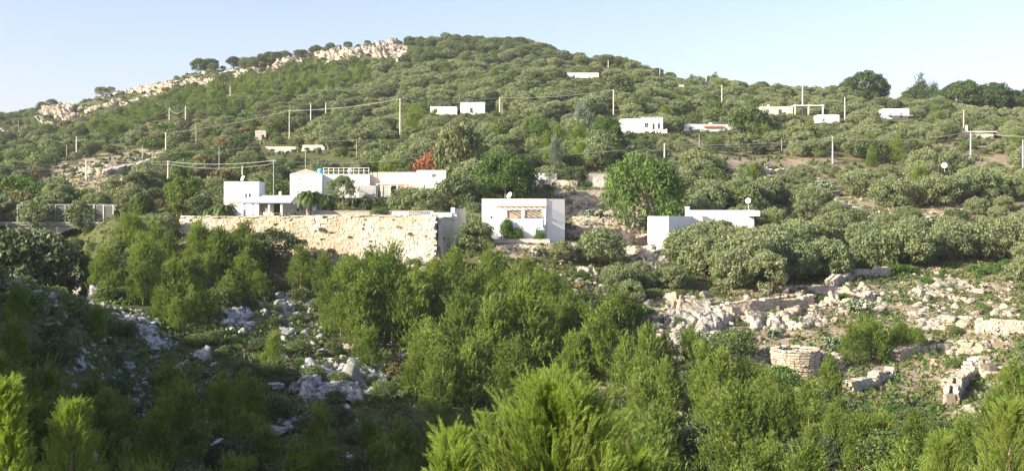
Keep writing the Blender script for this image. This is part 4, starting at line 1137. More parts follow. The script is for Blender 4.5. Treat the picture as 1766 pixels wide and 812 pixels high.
for k in range(np_):
    x = L*k/(np_-1)
    sub(root, 'railing_post', M['polewood'] if k > 6 else M['greypole'], lambda m: m.box((x, .05, 1.55), (.14, .14, 2.4)))
    if k < np_-1: sub(root, 'railing_panel', M['mesh'], lambda m: m.box((x + L/(np_-1)/2, .08, 1.55), (L/(np_-1) - .18, .04, 1.9)))
for k in range(np_):
    x = L*k/(np_-1); sub(root, 'railing_post', M['metal'], lambda m: m.box((x, 4.3, 1.5), (.12, .12, 2.2)))
sub(root, 'hand_rail', M['metal'], lambda m: (m.box((L/2, .05, 2.72), (L, .1, .07)), m.box((L/2, 4.3, 2.6), (L, .1, .07))))

# ------------------------------------------------------------------ round drystone cistern
pc = hit(1378, 655); Yc = pc.y; S = Yc/FPX
R = 42*S; zt = (VH - 604)/FPX*Yc; hgt = zt - pc.z + .8
root = empty('drystone_cistern', (pc.x, pc.y + R*.6, zt - hgt)); tag(root, 'round drystone cistern with a flat open top among the pines', 'cistern')
mb = MB()
for r_ in range(int(hgt/.24)):
    rad = R*(1.03 - .24*(1 - r_*.24/hgt)) + random.uniform(-.04, .04) ; a0 = random.random()
    s = 0
    while s < 6.28:
        w = random.uniform(.28, .55)/rad
        a_ = a0 + s + w/2; mb.box((math.cos(a_)*(rad-.18), math.sin(a_)*(rad-.18), (r_+.5)*.24), (.36 + random.uniform(0, .16), w*rad*.94, .2 + random.uniform(-.03, .03)), a_ + random.uniform(-.07, .07), .11)
        s += w
ob = mb.build('wall_stones', M['stone'], root); ob['kind'] = 'stuff'
sub(root, 'core', M['darkjoint'], lambda m: m.tube([(0, 0, 0), (0, 0, hgt - .55)], [R*.72, R*.93], 32))
for a_ in np.arange(0, 6.2, .2): sub(root, 'rim_stone', M['stone'], lambda m: m.box((math.cos(a_)*(R-.3), math.sin(a_)*(R-.3), hgt-.02 + random.uniform(-.07, .07)), (.6 + random.uniform(-.12, .12), R*.19, .14 + random.uniform(-.04, .05)), a_ + random.uniform(-.1, .1), .08))
# its little side wall
drystone_wall([(1410, 632), (1450, 640)], 1.6, .6, 'short drystone stub right of the round cistern')
drystone_wall([(1430, 500), (1452, 486), (1478, 478), (1530, 476)], 1.1, 1.1, 'curving drystone wall end below the big olive trees', ragged=.55)
drystone_wall([(1683, 572), (1725, 574), (1790, 578)], 1.35, .9, 'long low drystone wall at the right edge', ragged=.15)
drystone_wall([(1640, 700), (1652, 672), (1672, 648), (1690, 640), (1712, 650)], 1.25, 1.1, 'tall curving drystone wall with its shaded face in front', 'stone', ragged=.7)
drystone_wall([(1462, 678), (1505, 664), (1535, 648)], 1.0, .9, 'lower drystone wall left of the grassy step', ragged=.6)
drystone_wall([(1545, 625), (1572, 613), (1592, 608)], 1.1, .9, 'upper drystone wall of the stepped pair', ragged=.6)
drystone_wall([(1230, 541), (1290, 537), (1340, 533), (1400, 524)], 1.2, .9, 'long tumbled drystone wall under the big olives', ragged=.45)
drystone_wall([(1400, 545), (1470, 532), (1500, 520)], 1.2, .8, 'broken drystone wall behind the prickly pears', ragged=.5)
drystone_wall([(1262, 302), (1330, 299), (1385, 296)], .9, .7, 'low field wall edging the tan terrace above the dish', ragged=.3, mat='palestone')
drystone_wall([(985, 352), (1045, 350), (1090, 350)], 1.1, .8, 'upper wall of the stony terraces', ragged=.35, mat='palestone')
drystone_wall([(1075, 352), (1110, 372), (1150, 398)], 1.2, .8, 'sloping wall down the right side of the stony terraces', ragged=.35, mat='palestone')
drystone_wall([(990, 382), (1040, 385), (1100, 392)], .8, .7, 'middle wall of the stony terraces', ragged=.5, mat='palestone')
drystone_wall([(1070, 412), (1118, 416)], .9, .7, 'lower wall of the stony terraces', ragged=.4, mat='palestone')
drystone_wall([(1085, 436), (1130, 440)], .9, .7, 'lowest wall of the stony terraces', ragged=.4, mat='palestone')
drystone_wall([(850, 436), (930, 437)], .8, .7, 'low stone wall below the loggia house', ragged=.4, mat='palestone')
drystone_wall([(286, 269), (326, 266)], 1.0, .8, 'pale stone wall stub beside a pole on the left slope', ragged=.3, mat='palestone')
drystone_wall([(180, 302), (240, 288), (300, 274)], .8, .8, 'diagonal stone wall up the pale clearing', ragged=.5, mat='palestone')
drystone_wall([(1380, 176), (1420, 176)], .9, .7, 'short wall on the ridge behind the mast house', mat='palestone')

# ------------------------------------------------------------------ poles and wires
POLES = [ # u, top row, foot row, look, label
 (290, 277, 312, 1, 'bare pole standing over the trees left of the small cube house'), (149, 275, 312, 1, 'leftmost pole of the lower wire line'),
 (472, 275, 338, 0, 'tall grey pole between the cube house and the long house'), (1146, 247, 282, 1, 'pole carrying the wires above the broad pine'),
 (1436, 236, 282, 2, 'tan pole in the right olive grove'), (1674, 226, 272, 2, 'tan pole in front of the low chimney house'), (1764, 241, 296, 2, 'tan pole cut by the right edge'),
 (286, 229, 262, 1, 'pole at the corner of the middle wire line'), (499, 190, 240, 1, 'tall pole left of the ridge pines, above the farmhouse'), (690, 170, 236, 1, 'tallest pale pole standing over the olive grove'),
 (862, 168, 200, 1, 'left pole of a pair above the round pine'), (866, 168, 200, 0, 'right pole of a pair above the round pine'), (1058, 155, 200, 1, 'pale pole above the crenellated house'),
 (320, 183, 216, 1, 'right pole of the slack wire pair on the left slope'), (292, 186, 214, 1, 'left pole of the slack wire pair on the left slope'), (397, 150, 168, 1, 'small pole in the bright pine wood'),
 (536, 178, 208, 1, 'left of two short poles under the white crag'), (562, 177, 200, 1, 'right of two short poles under the white crag'), (1049, 104, 121, 1, 'small pole near the summit roof'),
 (1138, 116, 134, 1, 'small pole on the ridge, left of two'), (1218, 132, 150, 1, 'small pole on the ridge, right of two'), (1245, 147, 178, 2, 'tan pole below the ridge line'),
 (1384, 136, 185, 1, 'tall thin white mast on the ridge house'), (1457, 168, 210, 2, 'tan pole right of the ridge annex'), (1662, 190, 226, 2, 'tan pole below the skyline pine row'),
 (132, 236, 262, 1, 'thin pole on the far left slope'), (32, 208, 234, 0, 'thin pole under the crag at the far left'), (115, 250, 276, 0, 'faint pole left of the pale clearing'),
 (378, 252, 300, 0, 'thin grey pole left of the cube house'), (246, 250, 276, 0, 'thin pole beyond the pale clearing'), (615, 240, 272, 0, 'thin pole behind the long house'), (338, 213, 256, 0, 'very thin pole among the left olives'),
 (527, 258, 306, 0, 'thin aerial pole behind the gabled roof'), (1065, 233, 262, 0, 'thin pole left of the crenellated house'), (1206, 232, 254, 0, 'thin pole below the terracotta house'), (418, 286, 316, 2, 'thin tan pole behind the cube house dish'), (1348, 240, 262, 0, 'faint pole among the right olives'),
]
PT = {}
for u, vt, vb, look, lab in POLES:
    g_ = hit(u, vb)
    if u in (1384,): g_ = gat(u, vb, 312)
    if u == 472: g_ = gat(u, vb, 158)
    Y = g_.y; zt = (VH - vt)/FPX*Y; h = zt - g_.z
    rad = {0: .075, 1: .13, 2: .13}[look] * (1 if Y < 260 else 1.15)
    if u == 1384: rad = .12
    root = empty('utility_pole', g_); tag(root, lab, 'pole')
    link_m = M[['greypole', 'polewood', 'palebark'][look]] if u != 1384 else M['whitepaint']
    sub(root, 'shaft', M[['greypole', 'polewood', 'polewood'][look]] if u != 1384 else M['whitepaint'], lambda m: m.tube([(0, 0, -.5), (0, 0, h*.5), (0, 0, h)], [rad*1.25, rad, rad*.75], 8))
    if u in (1146, 1436, 1674, 472, 290, 149, 862, 1058, 690, 499, 286):
        sub(root, 'bracket', M['metal'], lambda m: (m.box((0, 0, h - .25), (.55, .08, .08)), m.box((-.22, 0, h - .15), (.07, .07, .2)), m.box((.22, 0, h - .15), (.07, .07, .2))))
    PT[u] = Vector((g_.x, g_.y, zt))
def wire(pts, label, sag=.035, rad=.03, dz=-.15):
    root = None; mb = MB(); o0 = pts[0]
    for a, b in zip(pts[:-1], pts[1:]):
        L = (b-a).length; n = 14; P = []
        for k in range(n+1):
            t_ = k/n; p_ = a.lerp(b, t_) - o0; P.append((p_.x, p_.y, p_.z + dz - 4*sag*L*t_*(1-t_)))
        mb.tube(P, [rad*max(1, (a.lerp(b, k/n)).y/190) for k in range(n+1)], 4)
    ob = mb.build('power_cable', M['cable'], None, loc=o0); tag(ob, label, 'cable')
wire([at(-160, 290, 150), PT[149], PT[290], PT[472]], 'lower pair cable from the left edge to the pole by the long house', .012)
wire([at(-160, 296, 150), PT[149], PT[290], PT[472]], 'second cable strung just under the lower left one', .017, .022, -.6)
wire([PT[472], at(770, 262, 176)], 'cable from the long house pole towards the eucalyptus', .03)
wire([at(985, 264, 176), at(1065, 258, 180), PT[1146]], 'short cable leading to the pole above the broad pine', .01)
wire([PT[1146], PT[1436]], 'cable between the broad pine pole and the right grove pole', .015)
wire([PT[1146], PT[1436]], 'second slacker cable between the same two right poles', .022, .022, -.4)
wire([PT[1436], PT[1674]], 'drooping cable between the two tan grove poles', .03)
wire([PT[1674], at(1850, 232, 215)], 'cable leaving the picture at the right edge', .02)
wire([PT[286], PT[499], PT[690], PT[862]], 'rising cable across the middle of the hillside', .018)
wire([PT[862], PT[1058]], 'long slack cable above the round pine', .02)
wire([PT[292], PT[320]], 'short slack wire between two poles on the left slope', .08, .03)
wire([at(-160, 310, 165), at(190, 285, 200), at(300, 262, 210), at(480, 248, 220)], 'thin upper cable across the left slope', .012, .02)
wire([at(560, 243, 225), PT[615], at(760, 236, 235)], 'thin cable behind the long house', .01, .02)

# ------------------------------------------------------------------ crags: the pale limestone band along the ridge
CR = [([(60, 200), (84, 184), (128, 178), (140, 204), (100, 222), (70, 224)], 4.0, 2.6, 'steep pale crag at the left end of the ridge'),
 ([(135, 184), (205, 160), (268, 143), (275, 166), (200, 186), (140, 204)], 2.6, 1.9, 'broken limestone band right of the leftmost crag'),
 ([(268, 143), (330, 127), (405, 121), (405, 136), (345, 152), (275, 166)], 2.4, 1.8, 'limestone band under the domed ridge trees'),
 ([(405, 121), (460, 108), (462, 124), (405, 136)], 2.0, 1.6, 'thin rock band between domed trees and middle crag'),
 ([(464, 116), (500, 98), (530, 102), (520, 120), (466, 132)], 3.6, 2.0, 'middle crag with a steep pale face'),
 ([(532, 92), (600, 86), (636, 82), (622, 102), (572, 114), (556, 102)], 3.6, 2.2, 'long pale crag left of the white summit crag'),
 ([(630, 86), (655, 72), (690, 70), (714, 88), (708, 100), (690, 116), (660, 106), (632, 98)], 4.0, 2.3, 'bright white crag nearest the summit'),
 ([(608, 130), (660, 128), (670, 140), (640, 144), (614, 138)], 1.6, 1.6, 'small scatter of white rock below the summit crag'),
 ([(-10, 214), (12, 210), (14, 228), (-10, 228)], 2.0, 2.0, 'small tan crag at the far left edge'),
 ([(782, 106), (845, 108), (850, 118), (790, 134)], 1.5, 1.6, 'low tan scar right of the summit crag'),
 ([(872, 110), (908, 110), (908, 120), (880, 124)], 1.3, 1.4, 'small tan rock strip right of the scar')]
for k, (poly, amp_, cell, lab) in enumerate(CR): outcrop('limestone_crag', lab, 'crag', poly, amp_*1.35, cell*1.25, 'cliff', 11+k, 1.3, (-.2, -.8, .55), edge=6., holes=1.0 if k in (1, 2, 3, 7, 9) else .45)
for k, (poly, amp_, cell, lab, mt) in enumerate([
 ([(520, 640), (560, 622), (610, 632), (662, 628), (668, 672), (600, 692), (560, 680), (520, 680)], 1.9, 1.15, 'big shaded white outcrop in the gully', 'shaded_rock'),
 ([(478, 520), (530, 500), (556, 540), (540, 590), (470, 612)], 1.0, .8, 'shaded scree outcrop above the big shaded one', 'shaded_rock'),
 ([(90, 490), (150, 478), (196, 488), (190, 530), (120, 540), (86, 520)], 1.5, 1.0, 'rocky tip of the shaded spur at left', 'shaded_rock'),
 ([(0, 455), (60, 462), (80, 486), (0, 500)], 1.0, .8, 'pale rock slabs at the left edge on the spur', 'shaded_rock'),
 ([(195, 530), (245, 536), (296, 590), (270, 606), (215, 562)], 1.0, .8, 'line of shaded rocks running down from the spur', 'shaded_rock'),
 ([(386, 530), (432, 528), (432, 570), (392, 560)], 1.1, .8, 'small shaded outcrop left of the scree', 'shaded_rock'),
 ([(1110, 510), (1230, 512), (1275, 545), (1230, 580), (1120, 575)], 2.0, 1.6, 'left part of the broad limestone ledges', 'rock'),
 ([(1275, 512), (1420, 498), (1500, 500), (1490, 540), (1400, 565), (1290, 570)], 2.6, 2.0, 'main part of the broad limestone ledges', 'rock'),
 ([(1570, 488), (1650, 478), (1690, 500), (1650, 520), (1580, 520)], 1.2, .9, 'pale ledge in the meadow on the right', 'rock'),
 ([(1690, 505), (1766, 528), (1766, 545), (1700, 530)], 1.0, .8, 'pale ledge by the right edge above the low wall', 'rock'),
 ([(1600, 590), (1700, 590), (1730, 620), (1640, 625)], 1.0, .8, 'pale ledge beyond the curving drystone wall', 'rock'),
 ([(1640, 700), (1700, 700), (1710, 725), (1650, 730)], 1.0, .8, 'pale ledge at the foot of the curving wall', 'rock'),
 ([(990, 640), (1030, 640), (1120, 690), (1100, 710), (1010, 690)], 1.4, .9, 'white outcrop among pines right of the foreground pine', 'rock'),
 ([(1105, 585), (1280, 570), (1320, 590), (1150, 605)], 1.4, 1.2, 'lower left step of the broad limestone ledges', 'rock'),
 ([(1500, 515), (1566, 508), (1572, 540), (1510, 552)], 1.3, 1.1, 'pale rocks between the ledges and the meadow', 'rock'),
 ([(1570, 548), (1680, 545), (1680, 562), (1590, 575)], 1.1, 1.0, 'pale rock strip left of the long low wall', 'rock'),
 ([(1390, 700), (1470, 695), (1480, 725), (1400, 730)], 1.1, 1.0, 'pale rocks among the pines below the round cistern', 'rock'),
 ([(700, 440), (790, 445), (790, 480), (740, 510), (700, 470)], 1.4, .9, 'tan bedrock under the corner of the terrace wall', 'rock'),
 ([(985, 360), (1080, 352), (1150, 400), (1170, 460), (1090, 455), (1020, 410)], .7, .8, 'stepped rocky ground of the stony terraces', 'rock'),
 ([(1415, 335), (1525, 350), (1545, 385), (1450, 370)], .8, .9, 'pale bare rock slope in the right grove', 'rock'),
 ([(1590, 368), (1668, 368), (1672, 388), (1600, 392)], .9, .9, 'pale rock patch between olives on the right', 'rock'),
 ([(110, 298), (225, 272), (318, 262), (300, 276), (250, 290), (225, 345), (190, 340), (180, 318)], .9, 1.0, 'rocky clearing on the left slope', 'rock')]):
    outcrop('rock_outcrop', lab, 'rock outcrop', poly, amp_*.85, cell*1.35, mt, 51+k, 1.4, (-.1, -.7, .7), edge=9., holes=.75 if mt == 'rock' else .6)

# ------------------------------------------------------------------ boulders and ledges
ROCKZ = [ # polygon, count, size range m, mesh set, flat factor
 ([(1270, 500), (1500, 490), (1500, 560), (1280, 575)], 78, (.6, 1.7), 'rock', .8),
 ([(1110, 505), (1270, 515), (1280, 575), (1130, 590)], 52, (.5, 1.5), 'rock', .8),
 ([(1560, 480), (1745, 480), (1766, 550), (1570, 550)], 64, (.4, 1.4), 'rock', .7),
 ([(1450, 505), (1560, 500), (1620, 600), (1500, 580)], 30, (.3, 1.0), 'rock', .7),
 ([(1600, 560), (1766, 590), (1766, 700), (1640, 715), (1600, 640)], 56, (.3, 1.0), 'rock', .7),
 ([(975, 345), (1080, 345), (1180, 420), (1180, 470), (1080, 470), (1000, 410)], 90, (.25, .8), 'rock', .6),
 ([(1270, 285), (1400, 285), (1410, 325), (1280, 315)], 22, (.3, .9), 'rock', .6),
 ([(1410, 330), (1525, 345), (1555, 395), (1450, 375)], 40, (.3, 1.0), 'rock', .6),
 ([(1580, 360), (1670, 360), (1675, 392), (1600, 392)], 24, (.4, 1.2), 'rock', .6),
 ([(1570, 460), (1640, 462), (1640, 480), (1570, 478)], 8, (.5, 1.2), 'rock', .7),
 ([(100, 292), (225, 268), (330, 258), (300, 280), (250, 296), (225, 350), (180, 345), (170, 320), (90, 325)], 70, (.3, 1.3), 'rock', .7),
 ([(690, 455), (780, 455), (790, 500), (730, 500)], 34, (.4, 1.4), 'rock', .9),
 ([(820, 415), (1010, 420), (1060, 520), (900, 480)], 34, (.3, .9), 'rock', .7),
 ([(980, 460), (1120, 470), (1130, 540), (1010, 540)], 34, (.4, 1.2), 'rock', .8),
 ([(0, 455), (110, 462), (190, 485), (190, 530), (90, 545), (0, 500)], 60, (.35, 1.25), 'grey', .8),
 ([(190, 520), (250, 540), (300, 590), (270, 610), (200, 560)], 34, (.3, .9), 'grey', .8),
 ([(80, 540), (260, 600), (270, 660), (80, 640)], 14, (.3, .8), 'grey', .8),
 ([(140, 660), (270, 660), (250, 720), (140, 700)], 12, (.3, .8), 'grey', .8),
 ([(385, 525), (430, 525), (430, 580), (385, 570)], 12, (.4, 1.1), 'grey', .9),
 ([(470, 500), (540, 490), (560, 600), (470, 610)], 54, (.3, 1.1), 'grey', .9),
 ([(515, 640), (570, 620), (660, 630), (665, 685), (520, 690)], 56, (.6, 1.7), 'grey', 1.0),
 ([(540, 590), (680, 590), (680, 635), (560, 625)], 22, (.4, 1.0), 'rock', .8),
 ([(460, 690), (560, 700), (560, 790), (460, 780)], 14, (.4, 1.1), 'grey', .9),
 ([(990, 630), (1120, 650), (1200, 720), (1060, 720)], 34, (.4, 1.3), 'rock', .9),
 ([(1330, 640), (1480, 690), (1560, 740), (1390, 720)], 26, (.3, .9), 'rock', .7),
 ([(300, 590), (430, 600), (430, 660), (300, 660)], 8, (.3, .7), 'grey', .9),
 ([(700, 590), (760, 600), (740, 640), (690, 620)], 8, (.3, .7), 'grey', .9),
 ([(455, 470), (600, 470), (560, 500), (470, 500)], 22, (.3, .8), 'rock', .8),
]
for poly, n in (([(60, 470), (310, 560), (330, 660), (120, 690), (20, 560)], 24), ([(380, 500), (560, 480), (690, 640), (640, 800), (420, 800), (380, 620)], 34), ([(120, 640), (420, 640), (420, 812), (120, 812)], 22)):
    ROCKZ.append((poly, n, (.45, 1.15), 'grey', 1.0))
HANDROCK = [(345, 619, 1.8, 'grey', 1.25), (175, 512, 2.2, 'grey', 1.3), (228, 634, .9, 'grey', 1.1), (165, 700, 1.1, 'grey', 1.2), (1025, 530, 1.2, 'rock', .9), (1362, 540, 2.6, 'rock', .9),
 (1440, 525, 2.3, 'rock', .9), (1300, 560, 2.0, 'rock', .8), (1220, 545, 1.6, 'rock', .9), (1150, 545, 1.7, 'rock', 1.0), (1688, 505, 1.9, 'rock', 1.0), (1640, 505, 1.4, 'rock', .9), (1600, 520, 1.5, 'rock', .8),
 (1745, 535, 1.7, 'rock', .6), (1655, 612, 1.6, 'rock', .7), (1665, 712, 1.5, 'rock', .8), (540, 668, 2.4, 'grey', 1.2), (600, 662, 2.2, 'grey', 1.2), (640, 676, 1.8, 'grey', 1.0), (575, 685, 1.9, 'grey', 1.0), (325+230, 785, 1.6, 'grey', 1.5), (1010, 660, 1.6, 'rock', 1.6), (1035, 675, 1.3, 'rock', 1.2),
 (405, 548, 1.3, 'grey', 1.1), (455, 540, 1.2, 'grey', 1.0), (420, 575, 1.0, 'grey', 1.1), (1380, 508, 1.6, 'rock', .8), (1490, 500, 1.6, 'rock', .9)]
ROCKL = []
for poly, n, sz, st, fl in ROCKZ:
    us = [p[0] for p in poly]; vs = [p[1] for p in poly]; k = 0
    while k < n:
        u, v = random.uniform(min(us), max(us)), random.uniform(min(vs), max(vs))
        if not bool(inpoly(np.array([u]), np.array([v]), poly)[0]): continue
        p_ = hit(u, v); s = sz[0] + (sz[1]-sz[0])*random.random()**2.2
        ROCKL.append([s*FPX/p_.y, p_, s*.72, st, fl]); k += 1
for u, v, s, st, fl in HANDROCK:
    p_ = hit(u, v); ROCKL.append([999, p_, s*.62, st, fl])
ROCKL.sort(key=lambda r_: -r_[0])
rest = {'rock': [], 'grey': []}
for i, (px, p_, s, st, fl) in enumerate(ROCKL):
    fl = fl * random.uniform(.8, 1.2); sx = s*random.uniform(.85, 1.3)
    if i < 298:
        ob = link('boulder', ROCKS[st][random.randrange(10)], None, (p_.x, p_.y, p_.z + .05*s))
        ob.rotation_euler = (random.uniform(-.25, .25), random.uniform(-.25, .25), random.random()*6.28); ob.scale = (sx, s, s*fl)
        tag(ob, None, 'rock', 'limestone boulders strewn over the hillside')
        later(ob, ('large ' if s > 1.5 else 'small ' if s < .8 else '') + ('grey boulder' if st == 'grey' else 'pale boulder'), *proj(*p_))
    else: rest[st].append((p_, s, sx, fl))
for k_ in range(2600):       # loose stones
    poly = ROCKZ[5] if k_ % 4 == 0 else random.choice(ROCKZ); us = [p[0] for p in poly[0]]; vs = [p[1] for p in poly[0]]
    u, v = random.uniform(min(us), max(us)), random.uniform(min(vs), max(vs))
    if bool(inpoly(np.array([u]), np.array([v]), poly[0])[0]): s = random.uniform(.12, .32); rest[poly[3]].append((hit(u, v), s, s*1.2, .7))
for st, l in rest.items():
    parts = []
    for p_, s, sx, fl in l:
        g = np.random.default_rng(random.randrange(1 << 30)); V, F = rock_verts(g, ICO2 if s > .3 else ICO1, 9, .12, (sx, s, s*fl))
        a = random.random()*6.28; ca, sa = math.cos(a), math.sin(a); V = V @ np.array([[ca, sa, 0], [-sa, ca, 0], [0, 0, 1]])
        parts.append((V + np.array([p_.x, p_.y, p_.z + .08*s]), F))
    V, F, _ = join(parts); tag(link('loose_stones', np_mesh('loose_stones', V, F, M['rock' if st == 'rock' else 'shaded_rock'])), ('pale' if st == 'rock' else 'grey shaded') + ' loose stones and rubble scattered on the slope', 'stones', None, 'stuff')

# ------------------------------------------------------------------ hand placed trees
CLEAR = [ # screen boxes that stay open, with the distance of what shows there
 (831, 340, 975, 414, 139), (503, 376, 750, 432, 137), (386, 313, 445, 342, 142), (425, 343, 512, 376, 136), (500, 290, 768, 330, 160),
 (1127, 372, 1165, 428, 140), (1203, 358, 1325, 376, 144), (1282, 334, 1300, 360, 144), (1072, 200, 1152, 226, 262), (742, 176, 836, 192, 298), (1182, 208, 1290, 220, 274),
 (1308, 180, 1425, 196, 308), (1412, 196, 1450, 208, 292), (1522, 184, 1570, 202, 323), (1660, 222, 1712, 232, 283), (457, 250, 560, 262, 244), (440, 222, 462, 242, 272),
 (980, 123, 1030, 130, 398), (752, 380, 790, 405, 134), (30, 352, 195, 380, 146), (115, 380, 190, 408, 143), (1335, 596, 1410, 640, 98), (917, 299, 958, 322, 171), (310, 380, 330, 425, 137),
 (1622, 278, 1636, 292, 206), (1684, 545, 1766, 566, 115), (1632, 605, 1700, 715, 97), (1455, 642, 1540, 676, 92), (1540, 600, 1592, 625, 106), (1428, 468, 1530, 498, 140), (1120, 500, 1500, 572, 114), (1560, 480, 1766, 545, 118), (500, 373, 800, 379, 133), (1022, 298, 1052, 325, 167), (1182, 352, 1198, 372, 142),
]
for u, vt, vb, look, lab in POLES: CLEAR.append((u-3, vt, u+3, vt + (vb-vt)*(.95 if u in (690, 1436, 1674, 1058, 499, 472) else .6), PT[u].y))
for u_, v_, box in ((345, 617, (330, 592, 360, 622)), (590, 660, (518, 622, 668, 690)), (515, 560, (478, 500, 556, 606)), (140, 505, (86, 480, 198, 530)), (245, 570, (200, 532, 296, 600)), (408, 550, (386, 528, 432, 572)), (228, 634, (215, 618, 242, 640))):
    CLEAR.append((*box, hit(u_, v_).y))
def blocked(p_, H, Wm):
    if p_.y < 25: return False
    u, v1 = proj(*p_); v0 = proj(p_.x, p_.y, p_.z + H)[1]; hw = Wm*.5*FPX/p_.y
    for a, b, c, d, Y in CLEAR:
        if p_.y < Y + (1 if Y < 200 else 5) and u + hw > a and u - hw < c and v0 < d and v1 > b: return True
    return False
FOOT = [(-4.6, 138, 7.6, 148), (-39, 141, -27, 149), (-33, 162, -9.5, 171), (17.5, 138, 34, 153)]
TAKEN = []
def hand(kind, u, vb, hpx, Wf, phrase, cat, Y=None, group=None, label=None, mat=None, names=('crown', 'trunk'), objname=None):
    p_ = gat(u, vb, Y) if Y else hit(u, vb)
    zt = (VH - (vb - hpx))/FPX*p_.y; H = zt - p_.z
    r_ = plant_tree(kind, u, vb, H, None if label else phrase, cat, group, Wf, pos=p_, names=names, objname=objname)
    if label: r_['label'] = label
    if mat:
        for ch in r_.children:
            if ch.name.startswith('crown'):
                ch.data = ch.data.copy(); ch.data.materials[0] = M[mat]
    TAKEN.append((p_.x, p_.y, H*Wf*.4))
    return r_
def screen_row(kind, u0, u1, n, vtop, Y, phrase, cat, group):
    for k in range(n):
        u = u0 + (u1-u0)*(k+.5)/n + random.uniform(-3, 3); vt = vtop + random.uniform(-2, 5); p_ = gat(u, 400, Y + random.uniform(-1.5, 1.5))
        H = ((VH - vt)/FPX*p_.y - p_.z)*.86
        if H < .6: H = .9
        plant_tree(kind, u, 0, H*1.02, phrase, cat, group, min(1.35, 3.6/H) if H < 3.6 else 1.1, pos=p_); TAKEN.append((p_.x, p_.y, H*.4))
G_SKY, G_PINE, G_OL, G_SH = 'dark pines along the skyline', 'young bright pines on the lower slope', 'olive trees of the terraced grove', 'scrub bushes on the hillside'
hand('puffy_pine', 1118, 362, 108, .84, '', 'tree', 152, label='broad bushy pine standing right behind the stony terraces')
hand('puffy_pine', 872, 338, 86, 1.0, '', 'tree', 158, label='round green pine behind the roof of the loggia house')
hand('oak', 797, 330, 138, .62, '', 'tree', 172, label='tall olive brown eucalyptus beside the long white house', mat='euc')
hand('bushy_pine', 958, 308, 72, .55, '', 'tree', 182, label='silver grey cedar above the white cottage', mat='greytree')
hand('bushy_pine', 1005, 235, 58, .9, '', 'tree', 245, label='silver blue cedar left of the crenellated house', mat='greytree')
hand('puffy_pine', 1048, 262, 66, 1.0, '', 'tree', 215, label='bright pine left of the crenellated house')
hand('puffy_pine', 922, 258, 62, 1.0, '', 'tree', 222, label='bright pine above the silver cedar, left of the blue one')
hand('oak', 1065, 170, 48, 1.0, '', 'tree', 320, label='very dark oak above the pole of the crenellated house')
hand('round_pine', 1490, 196, 80, 1.15, '', 'tree', 385, label='biggest dark pine on the skyline, right of the mast house')
hand('round_pine', 1462, 200, 62, 1.0, '', 'tree', 388, label='left shoulder tree beside the biggest skyline pine')
hand('round_pine', 1516, 200, 66, .9, '', 'tree', 386, label='right shoulder tree beside the biggest skyline pine')
hand('round_pine', 1575, 200, 56, .9, '', 'tree', 380, label='low left dome of the ragged skyline pine clump')
hand('bushy_pine', 1588, 200, 69, .8, '', 'tree', 378, label='ragged tallest pine of the second skyline clump', mat='darkpine')
hand('bushy_pine', 1610, 202, 58, .8, '', 'tree', 376, label='ragged right pine of the second skyline clump', mat='darkpine')
for u, h_, w_ in ((1650, 40, 1.0), (1662, 46, 1.1), (1684, 42, 1.1), (1700, 48, 1.1), (1722, 44, 1.0), (1745, 36, 1.2), (1764, 38, 1.2), (1790, 36, 1.2), (1810, 36, 1.2), (1632, 34, 1.2), (1560, 24, 1.2), (1540, 18, 1.3), (1625, 38, .9)):
    hand('round_pine', u, 206, h_+19 + (8 if int(u) % 4 == 2 else -7 if int(u) % 3 == 0 else 0), w_*1.0, 'dark green pine', 'tree', 375, G_SKY)
for u, h_, w_ in ((346, 38, 1.25), (366, 36, 1.2), (403, 36, 1.2)): hand('round_pine', u, 136 - (u-348)*.08, h_, w_, 'dark domed tree', 'tree', 498, G_SKY)
for u, v, h_ in ((424, 122, 20), (436, 120, 18), (452, 116, 22), (470, 112, 14), (495, 104, 16), (515, 100, 16), (545, 92, 16), (570, 86, 14), (600, 84, 14)): hand('oak', u, v, h_, 1.1, 'dark domed tree', 'tree', None, G_SKY)
hand('round_pine', 314, 372, 76, .95, '', 'tree', 146, label='bright umbrella shaped pine left of the cube house', mat='pine')
hand('olive', 820, 436, 64, 1.25, '', 'tree', 136, label='rounded olive tree left of the loggia house', cat=None) if False else None
for u, v, h_, w_ in ((820, 436, 64, 1.15), (1035, 456, 68, 1.25), (966, 450, 40, 1.1), (1185, 452, 70, 1.1), (1215, 480, 82, 1.0), (1262, 500, 78, 1.0), (1330, 505, 80, 1.0), (1375, 485, 80, 1.0), (1430, 482, 82, 1.0), (1300, 450, 62, 1.0), (1370, 430, 62, 1.1), (1430, 420, 60, 1.1),
    (1510, 470, 82, 1.0), (1570, 462, 84, 1.05), (1640, 450, 76, 1.1), (1700, 448, 76, 1.1), (1750, 440, 76, 1.1), (1480, 340, 52, 1.3), (1540, 360, 64, 1.2), (1615, 355, 62, 1.2), (1690, 345, 58, 1.2), (1745, 345, 50, 1.2), (1380, 320, 40, 1.3), (1215, 365, 62, 1.1), (1270, 355, 55, 1.2), (1320, 350, 50, 1.2), (1400, 370, 56, 1.1), (1180, 330, 44, 1.2), (1160, 500, 46, 1.2), (1100, 490, 44, 1.2), (1060, 500, 50, 1.1)):
    hand('olive', u, v, h_, w_, 'rounded olive tree', 'olive tree', None, G_OL)
hand('oak', 48, 480, 106, 1.15, '', 'tree', 120, label='large dark holm oak in front of the concrete bridge')
hand('oak', 10, 470, 90, 1.0, '', 'tree', 118, label='dark holm oak cut by the left edge below the bridge')
hand('oak', 226, 402, 56, .9, '', 'tree', 142, label='dark oak just right of the concrete bridge')
hand('oak', 470, 445, 58, 1.55, '', 'bush', 131, label='wide dark bush against the left part of the terrace wall')
hand('oak', 402, 440, 44, 1.2, '', 'bush', 131, label='dark bush left of the wide one at the terrace wall')
